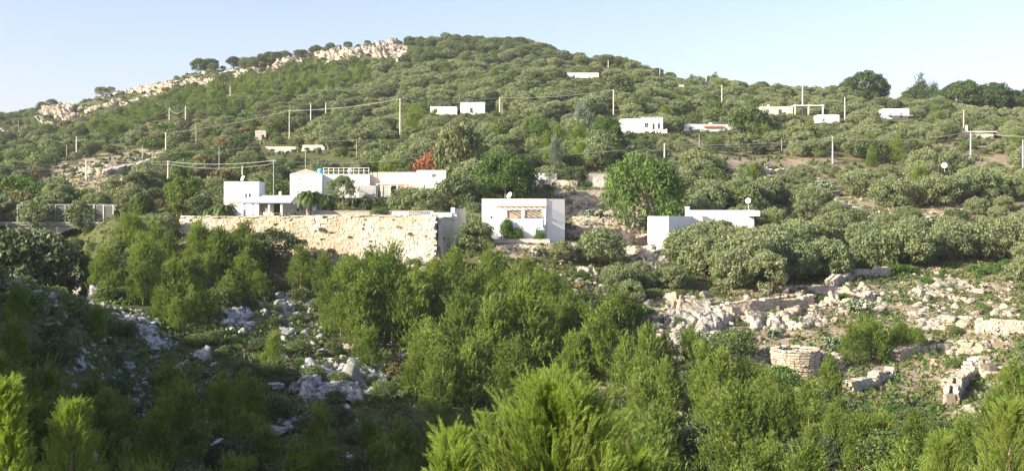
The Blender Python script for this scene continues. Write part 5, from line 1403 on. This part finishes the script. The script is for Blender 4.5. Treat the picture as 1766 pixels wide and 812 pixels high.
hand('oak', 352, 378, 56, 1.0, '', 'tree', 148, label='dark tree between the umbrella pine and the cube house')
hand('oak', 592, 345, 48, .95, '', 'tree', 158, label='small grey tree before the front of the long house', mat='olive')
hand('oak', 700, 372, 56, 1.15, '', 'tree', 150, label='grey green tree right of the clipped hedge', mat='olive')
hand('oak', 742, 374, 56, 1.1, '', 'tree', 149, label='grey green tree at the right end of the garden wall', mat='olive')
hand('oak', 785, 370, 76, 1.0, '', 'tree', 153, label='dark tree behind the plastered return wall')
hand('oak', 985, 322, 40, 1.2, '', 'tree', 172, label='dark tree left of the drystone hut')
hand('oak', 744, 296, 42, .8, '', 'tree', 176, label='rust coloured tree behind the long white house', mat='rust')
hand('oak', 725, 290, 48, .9, '', 'tree', 190, label='olive green tree left of the rust coloured one', mat='euc')
hand('oak', 1290, 206, 36, 1.0, '', 'tree', 262, label='leafy green tree right of the terracotta house', mat='shrub')
for a in ((1172, 1300, 4, 386, 136), (1236, 1335, 3, 368, 139), (1168, 1215, 2, 374, 137), (1210, 1330, 6, 367, 140.5), (1655, 1715, 4, 234, 279), (1572, 1600, 1, 242, 270), (1075, 1150, 4, 235, 257), (1190, 1290, 5, 221, 270), (450, 560, 5, 263, 240), (1520, 1568, 3, 203, 318),
    (1318, 1370, 3, 192, 302), (1410, 1450, 2, 207, 288), (980, 1035, 3, 130, 392), (915, 960, 2, 320, 166), (1600, 1640, 2, 292, 212)):
    screen_row('olive', *a, 'rounded olive tree', 'olive tree', G_OL)
for u, v, h_, w_ in ((345, 455, 70, 1.), (425, 450, 66, 1.), (378, 455, 62, .9)): hand('young_pine', u, v, h_, w_*1.3, 'slender bright pine', 'pine tree', None, G_PINE)
for u, v, h_, w_ in ((305, 800, 140, 1.1), (110, 815, 130, 1.0), (180, 790, 112, 1.0), (455, 830, 96, 1.0), (470, 640, 66, .9), (560, 850, 84, 1.0), (385, 700, 60, .9), (20, 640, 90, .9), (30, 560, 70, .9), (165, 590, 66, .8), (330, 560, 64, .8), (205, 780, 90, 1.)): hand('bushy_pine', u, v, h_, w_, 'bushy shaded pine', 'pine tree', None, G_PINE)
hand('bushy_pine', 640, 500, 74, 1.0, 'bright bushy pine', 'pine tree', None, G_PINE)
for u, v, h_, w_ in ((185, 505, 78, 1.1), (150, 500, 66, 1.0), (232, 440, 78, 1.0), (262, 450, 66, 1.0), (345, 460, 76, 1.0), (372, 470, 72, .9), (432, 478, 68, .9), (395, 470, 60, .9), (290, 470, 64, .9), (455, 455, 50, .9),
    (518, 500, 74, 1.0), (560, 510, 70, 1.0), (600, 530, 84, 1.0), (675, 590, 158, .85), (625, 600, 116, .9), (715, 600, 110, .85), (570, 560, 80, 1.0),
    (740, 640, 86, .9), (728, 615, 56, .8), (640, 640, 70, .9), (790, 640, 130, .85), (850, 650, 150, .8), (905, 640, 150, .9), (820, 700, 110, .9), (875, 720, 120, .9), (760, 700, 96, .9),
    (1045, 668, 138, .8), (1080, 690, 110, .8), (1120, 700, 136, .72), (1150, 720, 100, .8), (1215, 710, 120, .85), (1245, 735, 126, .9), (1290, 720, 96, 1.0), (1325, 730, 90, 1.0), (1190, 640, 74, .9), (985, 600, 90, .8), (950, 560, 90, .8), (890, 560, 80, .85), (930, 520, 60, .9),
    (1430, 700, 86, .9), (1395, 760, 100, .9), (1340, 770, 96, 1.0), (1290, 790, 110, .9), (1450, 775, 84, 1.0), (1520, 790, 90, 1.0), (1580, 810, 96, 1.0), (1480, 815, 100, .9), (1230, 812, 60, 1.0), (1660, 800, 90, 1.0), (1720, 800, 120, 1.0), (1750, 720, 96, 1.0), 
    (1470, 628, 66, 1.2), (1510, 625, 78, 1.2), (1545, 615, 66, 1.2), (1490, 590, 50, 1.2), (1580, 600, 40, 1.3), (1400, 830, 90, .9), (1640, 850, 100, .9), (1560, 850, 90, .9), (1330, 840, 90, .9)):
    hand('young_pine' if w_ < .95 else 'bushy_pine', u, v, h_, w_ * (1.25 if w_ < .95 else .95), 'slender bright pine' if w_ < .95 else 'bright bushy pine', 'pine tree', None, G_PINE)
hand('shrub', 1205, 800, 84, 1.0, '', 'bush', None, label='dark round bush at the lower edge right of the foreground pine', mat='oak')
hand('green_shrub', 1340, 672, 52, 1.2, '', 'bush', None, label='green bush against the left foot of the round cistern')
hand('shrub', 1270, 615, 56, 1.3, '', 'bush', None, label='grey green round bush left of the cistern')

# climbing plants on the loggia house
for k, (u, v, h_, w_) in enumerate(((873, 413, 44, .42), (893, 413, 25, .6), (931, 414, 17, .9))):
    hand('shrub', u, v, h_, w_, '', 'climbing plant', 137.4, label=['tall leafy climber on the left of the loggia balcony', 'middle small leafy climber before the loggia house', 'right small climber over an arch of the loggia house'][k], objname='climbing_plant', mat='greenshrub')

for k, (u, v, s_) in enumerate(((556, 402, .9), (520, 424, 1.1), (604, 412, .6), (572, 438, 1.0), (690, 396, .6), (708, 408, .7), (735, 412, .6), (640, 430, .8), (666, 448, 1.0))):
    Yw = np.interp(u, [505, 630, 752], [136.5, 135, 133.5]) - .35; q_ = at(u, v, Yw)
    r_ = plant_tree('dry_shrub', u, v, s_, None, 'plant', 'plants rooted in the terrace wall', 1.1, pos=q_, objname='wall_plant', names=('foliage', 'stem'))
    r_['label'] = 'brownish tuft rooted in the terrace wall, ' + ['upper left', 'far left lower', 'left of centre', 'above the pine tops', 'upper right', 'right of the upper right one', 'nearest the right corner', 'low centre', 'lowest right of centre'][k]
# ------------------------------------------------------------------ palms
def palm(u, vb, hpx, Y, label, th=.45, R=.52):
    p_ = gat(u, vb, Y); H = (VH - (vb - hpx))/FPX*Y - p_.z
    root = empty('palm_tree', p_); tag(root, label, 'palm tree'); g = np.random.default_rng(int(u))
    rt = H*.065; pts = [(0, 0, -.3)] + [(.02*k, 0, H*th*k/8) for k in range(1, 9)]
    sub(root, 'trunk', M['palebark'], lambda m: m.tube(pts, [rt*(1.15 if k % 2 else .92)*(1.3 if k == 0 else 1) for k in range(9)], 10))
    sub(root, 'crown_shaft', M['terracotta'] if False else M['bark'], lambda m: m.tube([(.16, 0, H*th), (.16, 0, H*(th+.10))], [rt*1.5, rt*.6], 10))
    for f_ in range(44):
        az = f_*2.39996; el = 1.35 - 1.25*(f_/44.); L = H*R*g.uniform(.9, 1.1); V, F = [], []
        hd = np.array([math.cos(az), math.sin(az), 0]); side = np.array([-math.sin(az), math.cos(az), 0]); pr = np.array([.16, 0, H*(th+.06)]); ns = 9; e_ = el; ring = []
        for s in range(ns+1):
            ring.append((pr.copy(), e_)); e_ -= .20 + .03*s*.6; pr = pr + (hd*math.cos(e_) + np.array([0, 0, math.sin(e_)]))*L/ns
        for s in range(ns):
            a_, ea = ring[s]; b_, _ = ring[s+1]
            for sg in (-1, 1):
                for q in range(3):
                    t_ = (s + q/3)/ns; o_ = a_ + (b_-a_)*q/3; ll = L*.26*math.sin(math.pi*min(1, .18 + t_*.85))
                    fw = (b_-a_)/np.linalg.norm(b_-a_); tp = o_ + (side*sg*.75 + fw*.6 - np.array([0, 0, .3]))*ll; k0 = len(V)
                    V += [o_, o_ + fw*L*.045, tp]; F.append((k0, k0+1, k0+2))
        link('frond', np_mesh('frond', np.array(V), np.array(F), M['palm'], {'tone': np.full(len(V), g.uniform(.2, .9) if f_ < 38 else .1)}), root)
palm(532, 379, 72, 138.8, 'tall palm with a stout trunk right of the blue canopy', .48, .50)
palm(384, 379, 48, 140, 'low bushy palm at the left end of the terrace', .28, .7)
palm(362, 382, 40, 141, 'second low palm left of the bushy terrace palm', .28, .7)
palm(514, 272, 30, 240, 'left palm in front of the cream farmhouse', .45, .5)
palm(566, 272, 30, 240, 'right palm beside the cream farmhouse', .45, .5)
palm(558, 352, 44, 150, 'palm behind the tall one, before the long house', .40, .5)

# ------------------------------------------------------------------ prickly pears
def cactus_mesh(g):
    parts = []
    def padm(c, n_, s, roll):
        K = 10; up = np.array(n_)/np.linalg.norm(n_); sx = np.array([math.cos(roll), math.sin(roll), 0]); sy = np.cross(up, sx); sy /= np.linalg.norm(sy); sx = np.cross(sy, up)
        V = []
        for lay, th_ in ((.6, 1), (1., 0), (.6, -1)):
            for k in range(K):
                a_ = 6.283*k/K; V.append(c + up*s*(.5 + .5*math.cos(a_)*lay) + sx*s*.36*math.sin(a_)*lay + sy*s*.07*th_)
        F = []
        for l_ in range(2):
            for k in range(K): F.append((l_*K+k, l_*K+(k+1) % K, (l_+1)*K+(k+1) % K, (l_+1)*K+k))
        for k in range(1, K//2):
            F.append((k-1, k, K-1-k, K-k)) ; F.append((2*K+K-k, 2*K+K-1-k, 2*K+k, 2*K+k-1))
        parts.append((np.array(V), np.array(F), np.full(len(V), g.random())))
    def grow(c, d, s, lvl):
        roll = g.random()*6.28; padm(c, d, s, roll)
        if lvl < 4:
            for _ in range(2 if lvl else 1 + (g.random() > .2)):
                d2 = d + np.array([g.normal()*.55, g.normal()*.55, .25]); d2 /= np.linalg.norm(d2); grow(c + d*s*.92, d2, s*.88, lvl+1)
    for _ in range(7): grow(np.array([g.normal()*.22, g.normal()*.22, 0]), np.array([g.normal()*.35, g.normal()*.35, 1.]), .26, 1)
    V, F, t_ = join(parts); return np_mesh('pads', V, F, M['cactus'], {'tone': t_})
CM = [cactus_mesh(np.random.default_rng(k)) for k in range(4)]
for k, (u, v, hp_) in enumerate(((1476, 542, 42), (1330+3, 582, 26), (1437, 606, 40), (632, 465, 34), (1410, 338, 36), (1600, 398, 34), (1202, 592, 36), (1516, 450, 26), (1240, 590, 30), (398, 314, 44), (1425, 330, 30), (1096, 395, 30), (1020, 382, 34), (975, 395, 20), (1058, 548, 30), (920, 440, 24), (1455, 600, 30), (1180, 590, 26))):
    p_ = hit(u, v) if u != 398 else gat(392, 320, 150)
    H = hp_*p_.y/FPX*.85; ob = link('prickly_pear', CM[k % 4], None, p_ - Vector((0, 0, .1))); ob.scale = (H*1.3, H*1.3, H); ob.rotation_euler = (0, 0, k*1.7)
    tag(ob, None, 'cactus', 'prickly pears among the rocks'); later(ob, 'pale prickly pear clump', *proj(p_.x, p_.y, p_.z + H/2)); TAKEN.append((p_.x, p_.y, 1.0))

# ------------------------------------------------------------------ filling the slope: every remaining tree and bush
SPARSE = [poly for poly, a in BARE[:8] if a != .42] + [ROCKZ[i][0] for i in (0, 1, 2, 4, 12, 20, 14, 15)]
NOTREE = [[(80, 470), (190, 480), (300, 600), (270, 620), (100, 545)], [(515, 635), (665, 622), (680, 690), (640, 730), (520, 720)], [(470, 500), (550, 490), (560, 640), (470, 640)],
 [(500, 352), (800, 352), (790, 378), (500, 378)], [(60, 196), (118, 180), (330, 128), (460, 112), (500, 98), (560, 94), (650, 74), (700, 72), (712, 90), (690, 112), (570, 112), (520, 116), (330, 150), (200, 192), (100, 224)]]
Z_BRIGHT = [(150, 225), (330, 160), (420, 135), (520, 118), (640, 120), (640, 150), (520, 180), (400, 200), (280, 215), (180, 245)]
Z_DARKTOP = [(560, 60), (1050, 80), (1080, 125), (900, 112), (700, 125), (560, 130)]
Z_PINE = [(200, 400), (330, 430), (500, 455), (700, 480), (850, 470), (960, 500), (1090, 560), (1240, 610), (1400, 700), (1600, 740), (1800, 730), (1800, 1200), (-200, 1200), (-200, 560), (120, 560)]
Z_GREEN = [(1480, 470), (1766, 430), (1766, 480), (1640, 480), (1560, 500), (1490, 500)]
Z_SHADE = [(-260, 500), (120, 560), (300, 620), (380, 560), (540, 540), (660, 640), (780, 720), (820, 1200), (-260, 1200)]
Z_SHADE2 = [(330, 540), (470, 500), (680, 600), (680, 730), (400, 730), (300, 640)]
def inz(u, v, P): return bool(inpoly(np.array([u]), np.array([v]), P)[0])
cand = []
def scatter(Y0, Y1, step, thmax=29.5):
    y = Y0
    while y < Y1:
        x = -y*math.tan(math.radians(thmax))
        while x < y*math.tan(math.radians(thmax)):
            px, py = x + random.uniform(-.45, .45)*step, y + random.uniform(-.45, .45)*step
            if py > Y0: cand.append((px, py, step))
            x += step
        y += step
scatter(38, 130, 2.9); scatter(130, 215, 3.9); scatter(215, 560, 4.7)
tak = np.array(TAKEN); items = []
for px, py, st in cand:
    if np.any((tak[:, 0]-px)**2 + (tak[:, 1]-py)**2 < tak[:, 2]**2): continue
    if any(a-1 < px < c+1 and b-2 < py < d for a, b, c, d in FOOT): continue
    z = ground(px, py); u, v = proj(px, py, z); r_ = random.random()
    if u < -260 or u > 2030: continue
    if any(inz(u, v, P) for P in NOTREE): 
        if r_ < .3: items.append(('shrub', px, py, z, random.uniform(1, 2), 1.2))
        continue
    sp = any(inz(u, v, P) for P in SPARSE)
    H = None; wf = random.uniform(.9, 1.25)
    clump = float(vnoise(np.array([px/14]), np.array([py/14]), seed=31)[0])
    if inz(u, v, Z_PINE):
        if sp:
            if r_ < .18: kind, H = random.choice(['shrub', 'dry_shrub', 'green_shrub']), random.uniform(.7, 1.5)
        elif inz(u, v, Z_SHADE) or inz(u, v, Z_SHADE2):
            if r_ < .36: kind, H = random.choice(['young_pine', 'bushy_pine']), random.uniform(2.4, 4.6)
            elif r_ < .95: kind, H = random.choice(['shrub', 'oak', 'oak', 'oak']), random.uniform(1.1, 2.6)
        elif r_ < .44 + .25*clump: kind, H = ('young_pine' if random.random() < .6 else 'bushy_pine'), random.uniform(2.6, 5.6); wf = random.uniform(.95, 1.2)
        elif r_ < .92: kind, H = random.choice(['oak', 'oak', 'oak', 'oak', 'shrub', 'dry_shrub']), random.uniform(1.0, 2.4)
    elif inz(u, v, Z_GREEN):
        if r_ < .85: kind, H = 'green_shrub', random.uniform(1.2, 2.2)
    elif sp:
        if r_ < (.30 if v > 475 else .12): kind, H = random.choice(['green_shrub', 'shrub', 'dry_shrub', 'green_shrub']), random.uniform(.5, 1.4); wf = 1.4
    elif inz(u, v, Z_BRIGHT):
        if r_ < .9: kind, H = random.choice(['young_pine', 'bushy_pine', 'bushy_pine', 'shrub']), random.uniform(3.2, 5.2); wf = 1.1
    elif inz(u, v, Z_DARKTOP) or py > 470:
        if r_ < .92: kind, H = random.choice(['oak', 'oak', 'olive', 'shrub', 'green_shrub']), random.uniform(1.8, 5.0)
    elif u < 480 and py > 150:
        if r_ < .86: kind, H = random.choice(['shrub', 'olive', 'olive', 'oak', 'green_shrub', 'dry_shrub']), random.uniform(1.2, 4.4)
    elif py > 134:
        q_ = random.random()
        if r_ < .66 + .22*clump: kind, H = ('olive' if q_ < .72 else 'oak' if q_ < .84 else 'shrub' if q_ < .93 else 'bushy_pine'), random.uniform(3.2, 5.3)*(1. + .25*clump)
        elif r_ < .82: kind, H = random.choice(['shrub', 'dry_shrub']), random.uniform(.8, 1.8)
    else:
        if r_ < .8: kind, H = random.choice(['shrub', 'green_shrub', 'olive', 'shrub', 'dry_shrub']), random.uniform(1.2, 3.0)
    if H is None: continue
    if py > 250 and kind not in ('shrub',): wf *= 1.15
    if blocked(Vector((px, py, z)), H, H*wf*(1.05 if 'pine' not in kind else .8)):
        H *= .42; kind = 'shrub' if 'pine' in kind or kind == 'olive' else kind
        if H < .5 or blocked(Vector((px, py, z)), H, H*wf): continue
    items.append((kind, px, py, z, H, wf))
print('vegetation', len(items), 'taken', len(TAKEN))
WORDS = {'olive': ('grey green olive tree', 'olive tree', G_OL, 'olive_tree'), 'young_pine': ('slender bright pine', 'pine tree', G_PINE, 'pine_tree'), 'bushy_pine': ('bright bushy pine', 'pine tree', G_PINE, 'pine_tree'),
         'oak': ('dark holm oak', 'oak tree', 'dark holm oaks in the scrub', 'holm_oak'), 'shrub': ('olive green bush', 'bush', G_SH, 'bush'), 'green_shrub': ('fresh green bush', 'bush', G_SH, 'bush'), 'dry_shrub': ('dry brownish bush', 'bush', G_SH, 'dry_bush')}
FAM = {'olive': 'olive', 'young_pine': 'pine', 'bushy_pine': 'pine', 'oak': 'oak', 'shrub': 'shrub', 'green_shrub': 'shrub', 'dry_shrub': 'shrub'}
LIMIT = {'olive': 265, 'pine': 215, 'oak': 270, 'shrub': 285}
cnt = {}
items.sort(key=lambda q: -q[4]/q[2])
mass = {}
for kind, px, py, z, H, wf in items:
    fam = FAM[kind]; u, v = proj(px, py, z)
    if -20 < u < 1790 and v < 850 and cnt.get(fam, 0) < LIMIT[fam]:
        cnt[fam] = cnt.get(fam, 0) + 1; ph, cat, grp, nm = WORDS[kind]
        big = ''
        plant_tree(kind, u, v, H, ph, cat, grp, wf, pos=Vector((px, py, z - .05)), objname=nm, names=('crown', 'stem' if fam == 'shrub' else 'trunk'))
    else: mass.setdefault(kind, []).append((px, py, z, H, wf))
MASSLAB = {'olive': ('olive_grove_beyond', 'grey green mass of distant olive trees covering the hill'), 'pine': ('pine_wood_beyond', 'bright green mass of small pines on the left shoulder'),
           'oak': ('oak_scrub_beyond', 'dark mass of holm oak scrub under the skyline'), 'shrub': ('scrub_cover', 'mixed low scrub filling the gaps on the slope')}
FIRST = {}
for o in COL.objects:
    if o.type == 'MESH' and o.name.startswith('crown') and o.data.name not in FIRST: FIRST[o.data.name] = o
def scatter_nodes(name, objs):
    ng = bpy.data.node_groups.new(name, 'GeometryNodeTree')
    ng.interface.new_socket('Geometry', in_out='INPUT', socket_type='NodeSocketGeometry'); ng.interface.new_socket('Geometry', in_out='OUTPUT', socket_type='NodeSocketGeometry')
    gi, go = ng.nodes.new('NodeGroupInput'), ng.nodes.new('NodeGroupOutput')
    iop = ng.nodes.new('GeometryNodeInstanceOnPoints'); g2i = ng.nodes.new('GeometryNodeGeometryToInstance')
    for ob in objs:
        oi = ng.nodes.new('GeometryNodeObjectInfo'); oi.inputs['Object'].default_value = ob; oi.transform_space = 'ORIGINAL'; oi.inputs['As Instance'].default_value = True
        ng.links.new(oi.outputs['Geometry'], g2i.inputs[0])
    def na(dt, nm):
        a = ng.nodes.new('GeometryNodeInputNamedAttribute'); a.data_type = dt; a.inputs['Name'].default_value = nm; return a.outputs['Attribute']
    # one flat set of instances to pick from
    jn = ng.nodes.new('GeometryNodeJoinGeometry')
    ng.nodes.remove(g2i)
    for nd in [n for n in ng.nodes if n.bl_idname == 'GeometryNodeObjectInfo'][::-1]: ng.links.new(nd.outputs['Geometry'], jn.inputs[0])
    ng.links.new(gi.outputs[0], iop.inputs['Points']); ng.links.new(jn.outputs[0], iop.inputs['Instance'])
    iop.inputs['Pick Instance'].default_value = True
    ng.links.new(na('INT', 'pick'), iop.inputs['Instance Index'])
    e2r = ng.nodes.new('FunctionNodeEulerToRotation'); ng.links.new(na('FLOAT_VECTOR', 'rot'), e2r.inputs[0]); ng.links.new(e2r.outputs[0], iop.inputs['Rotation'])
    ng.links.new(na('FLOAT_VECTOR', 'scl'), iop.inputs['Scale']); ng.links.new(iop.outputs[0], go.inputs[0])
    return ng
for kind, l in mass.items():
    objs = [FIRST[pm[0].name] for pm in PROTO[kind] if pm[0].name in FIRST]
    if not objs: print('NO PROTO', kind); continue
    nm, lab = MASSLAB[FAM[kind]]
    extra = {'olive': '', 'oak': '', 'shrub': ', olive green bushes', 'green_shrub': ', fresh green bushes', 'dry_shrub': ', dry brownish bushes', 'young_pine': ', slender ones', 'bushy_pine': ', bushy ones'}[kind]
    me = bpy.data.meshes.new(nm); me.vertices.add(len(l)); me.vertices.foreach_set('co', np.array([(a, b, c - .15) for a, b, c, _, _ in l], np.float32).ravel())
    me.attributes.new('scl', 'FLOAT_VECTOR', 'POINT').data.foreach_set('vector', np.array([(H*wf, H*wf, H) for _, _, _, H, wf in l], np.float32).ravel())
    me.attributes.new('rot', 'FLOAT_VECTOR', 'POINT').data.foreach_set('vector', np.array([(0, 0, random.random()*6.28) for _ in l], np.float32).ravel())
    me.attributes.new('pick', 'INT', 'POINT').data.foreach_set('value', np.array([random.randrange(len(objs)) for _ in l], np.int32))
    me.materials.append(PROTO[kind][0][0].materials[0])
    ob = link(nm, me); md = ob.modifiers.new('plants', 'NODES'); md.node_group = scatter_nodes(nm, objs)
    tag(ob, lab + extra, 'vegetation', None, 'stuff')
print('mass', {k: len(v) for k, v in mass.items()}, cnt)

# ground cover: grass tufts and small scrub, too many to count
g = np.random.default_rng(77)
def cover(n, Y0, Y1, sz, mat, name, label, per=9, leaf=.35, barepref=False, hgt=.6):
    C = []
    while len(C) < n:
        y = Y0 + (Y1-Y0)*g.random()**.8; x = g.uniform(-.50, .52)*y
        u, v = proj(x, y, 0)
        if any(a-.5 < x < c+.5 and b-2 < y < d for a, b, c, d in FOOT): continue
        C.append((x, y, ground(x, y) + .1))
    C = np.array(C); R_ = g.uniform(sz[0], sz[1], n)
    V, F, t_ = leaves(C, R_, g.random(n), per, leaf, g, 1.7, .5, hgt)
    tag(link(name, np_mesh(name, V, F, M[mat], {'tone': t_})), label, 'ground cover', None, 'stuff')
cover(9000, 45, 200, (.2, .55), 'shrub', 'low_scrub', 'low olive green scrub cushions hugging the ground', 12, .22)
cover(9000, 45, 200, (.15, .45), 'grass', 'dry_grass', 'dry yellow green grass tufts between the stones', 10, .2, hgt=.8)
cover(9000, 200, 560, (.4, 1.1), 'oak', 'far_low_scrub', 'dark low scrub between the distant trees', 9, .5)
cover(2500, 60, 150, (.3, .7), 'greenshrub', 'green_cushions', 'fresh green cushion plants on the stony ground', 14, .2, hgt=.5)

# trees on the slopes to the left that stand outside the picture
for th, r_ in [(-38 - 7*k + random.uniform(-3, 3), random.uniform(40, 110)) for k in range(1)]: pass

# ------------------------------------------------------------------ foreground pines
def near_pine(u, vtop, Y, Hh, W_, nbr, label, seed, bright=.0):
    g = np.random.default_rng(seed)
    zt = (VH - vtop)/FPX*Y; x = (u-UC)/FPX*Y; base = Vector((x, Y, zt - Hh)); root = empty('foreground_pine', base); tag(root, label, 'pine tree')
    gz = ground(x, Y) - base.z
    P, D, T, tw = [], [], [], MB()
    sub(root, 'trunk', M['palebark'], lambda m: m.tube([(0, 0, gz - .3), (0, 0, Hh*.4), (.03, .02, Hh*.94)], [.11, .07, .015], 8))
    for b in range(nbr):
        f_ = (b + g.random())/nbr; z = Hh*(.12 + .86*f_); az = b*2.39996 + g.normal()*.3
        L = W_*((1-f_)**.62*.95 + .05)*g.uniform(.75, 1.12); hd = np.array([math.cos(az), math.sin(az), 0]); p = np.array([0, 0, z]); el = .45 + .5*f_; pts = [p.copy()]; ns = 7
        for s in range(ns):
            el += .07; p = p + (hd*math.cos(el) + np.array([0, 0, math.sin(el)]))*L/ns + g.normal(size=3)*.012; pts.append(p.copy())
        tw.tube([tuple(q) for q in pts], [.016*(1-k/9.) for k in range(ns+1)], 5, False); tn = np.clip(g.normal(.6, .18), 0, 1)
        for s in range(2, ns+1):
            for q in range(5 if s < ns else 6):
                dd = np.array([hd[0]*.55, hd[1]*.55, 1.]) + g.normal(size=3)*.32; dd /= np.linalg.norm(dd); o_ = pts[s] + g.normal(size=3)*.03
                sl = g.uniform(.12, .30)*(.8 + .5*(s/ns)); tw.tube([tuple(o_), tuple(o_ + dd*sl)], [.006, .003], 4, False)
                m_ = 3
                for w_ in range(m_): P.append(o_ + dd*sl*w_/m_); D.append(dd); T.append(np.clip(tn + .15*w_/m_, 0, 1))
    tw.build('branches', M['twig'], root)['kind'] = 'stuff'
    V, F, t_ = needles(np.array(P), np.array(D), np.array(T), 34, .10, .055, .0036, g)
    link('needles', np_mesh('needles', V, F, M['nearpine'], {'tone': t_}), root)['kind'] = 'stuff'
M['nearpine'] = foliage('near_pine_needles', [(0.13, 0.20, 0.028), (0.27, 0.37, 0.055), (0.38, 0.49, 0.09)], .45)
near_pine(962, 712, 13.0, 4.2, 2.45, 165, 'big bright pine in the foreground at the bottom centre', 1)
near_pine(782, 768, 12.0, 2.6, .5, 40, 'small pine top at the bottom edge left of the big foreground pine', 2)
near_pine(1090, 800, 12.5, 2.6, .5, 40, 'pine top at the bottom edge right of the big foreground pine', 3)
near_pine(8, 668, 17.0, 5.0, 1.05, 80, 'sunlit foreground pine in the lower left corner', 4)
near_pine(122, 705, 30.0, 5.2, 2.0, 80, 'foreground pine with dim needles right of the corner one', 5)
near_pine(1740, 705, 30.0, 5.0, 2.0, 80, 'sunlit foreground pine in the lower right corner', 6)
near_pine(1625, 765, 28.0, 4.0, 1.6, 60, 'foreground pine at the bottom edge left of the right corner one', 7)
# ------------------------------------------------------------------ thin haze over the valley
hz = MB(); hz.box((0, 0, 0), (1, 1, 1)); ho = hz.build('haze', M['white'])
zlo, zhi = float(ZG.min()) - 1.5, 112.0
ho.location = (0, 0, (zlo + zhi)/2); ho.scale = (6600, 6600, zhi - zlo)
hm, hn, hout = mat_new('haze_air')
pv = hn.nodes.new('ShaderNodeVolumePrincipled'); pv.inputs['Density'].default_value = 0.00014; pv.inputs['Color'].default_value = (.92, .96, 1, 1); pv.inputs['Anisotropy'].default_value = 0.2
hn.links.new(pv.outputs[0], hout.inputs['Volume']); ho.data.materials[0] = hm; tag(ho, kind='stuff'); ho['label'] = 'thin pale haze lying over the whole valley'
write_labels()
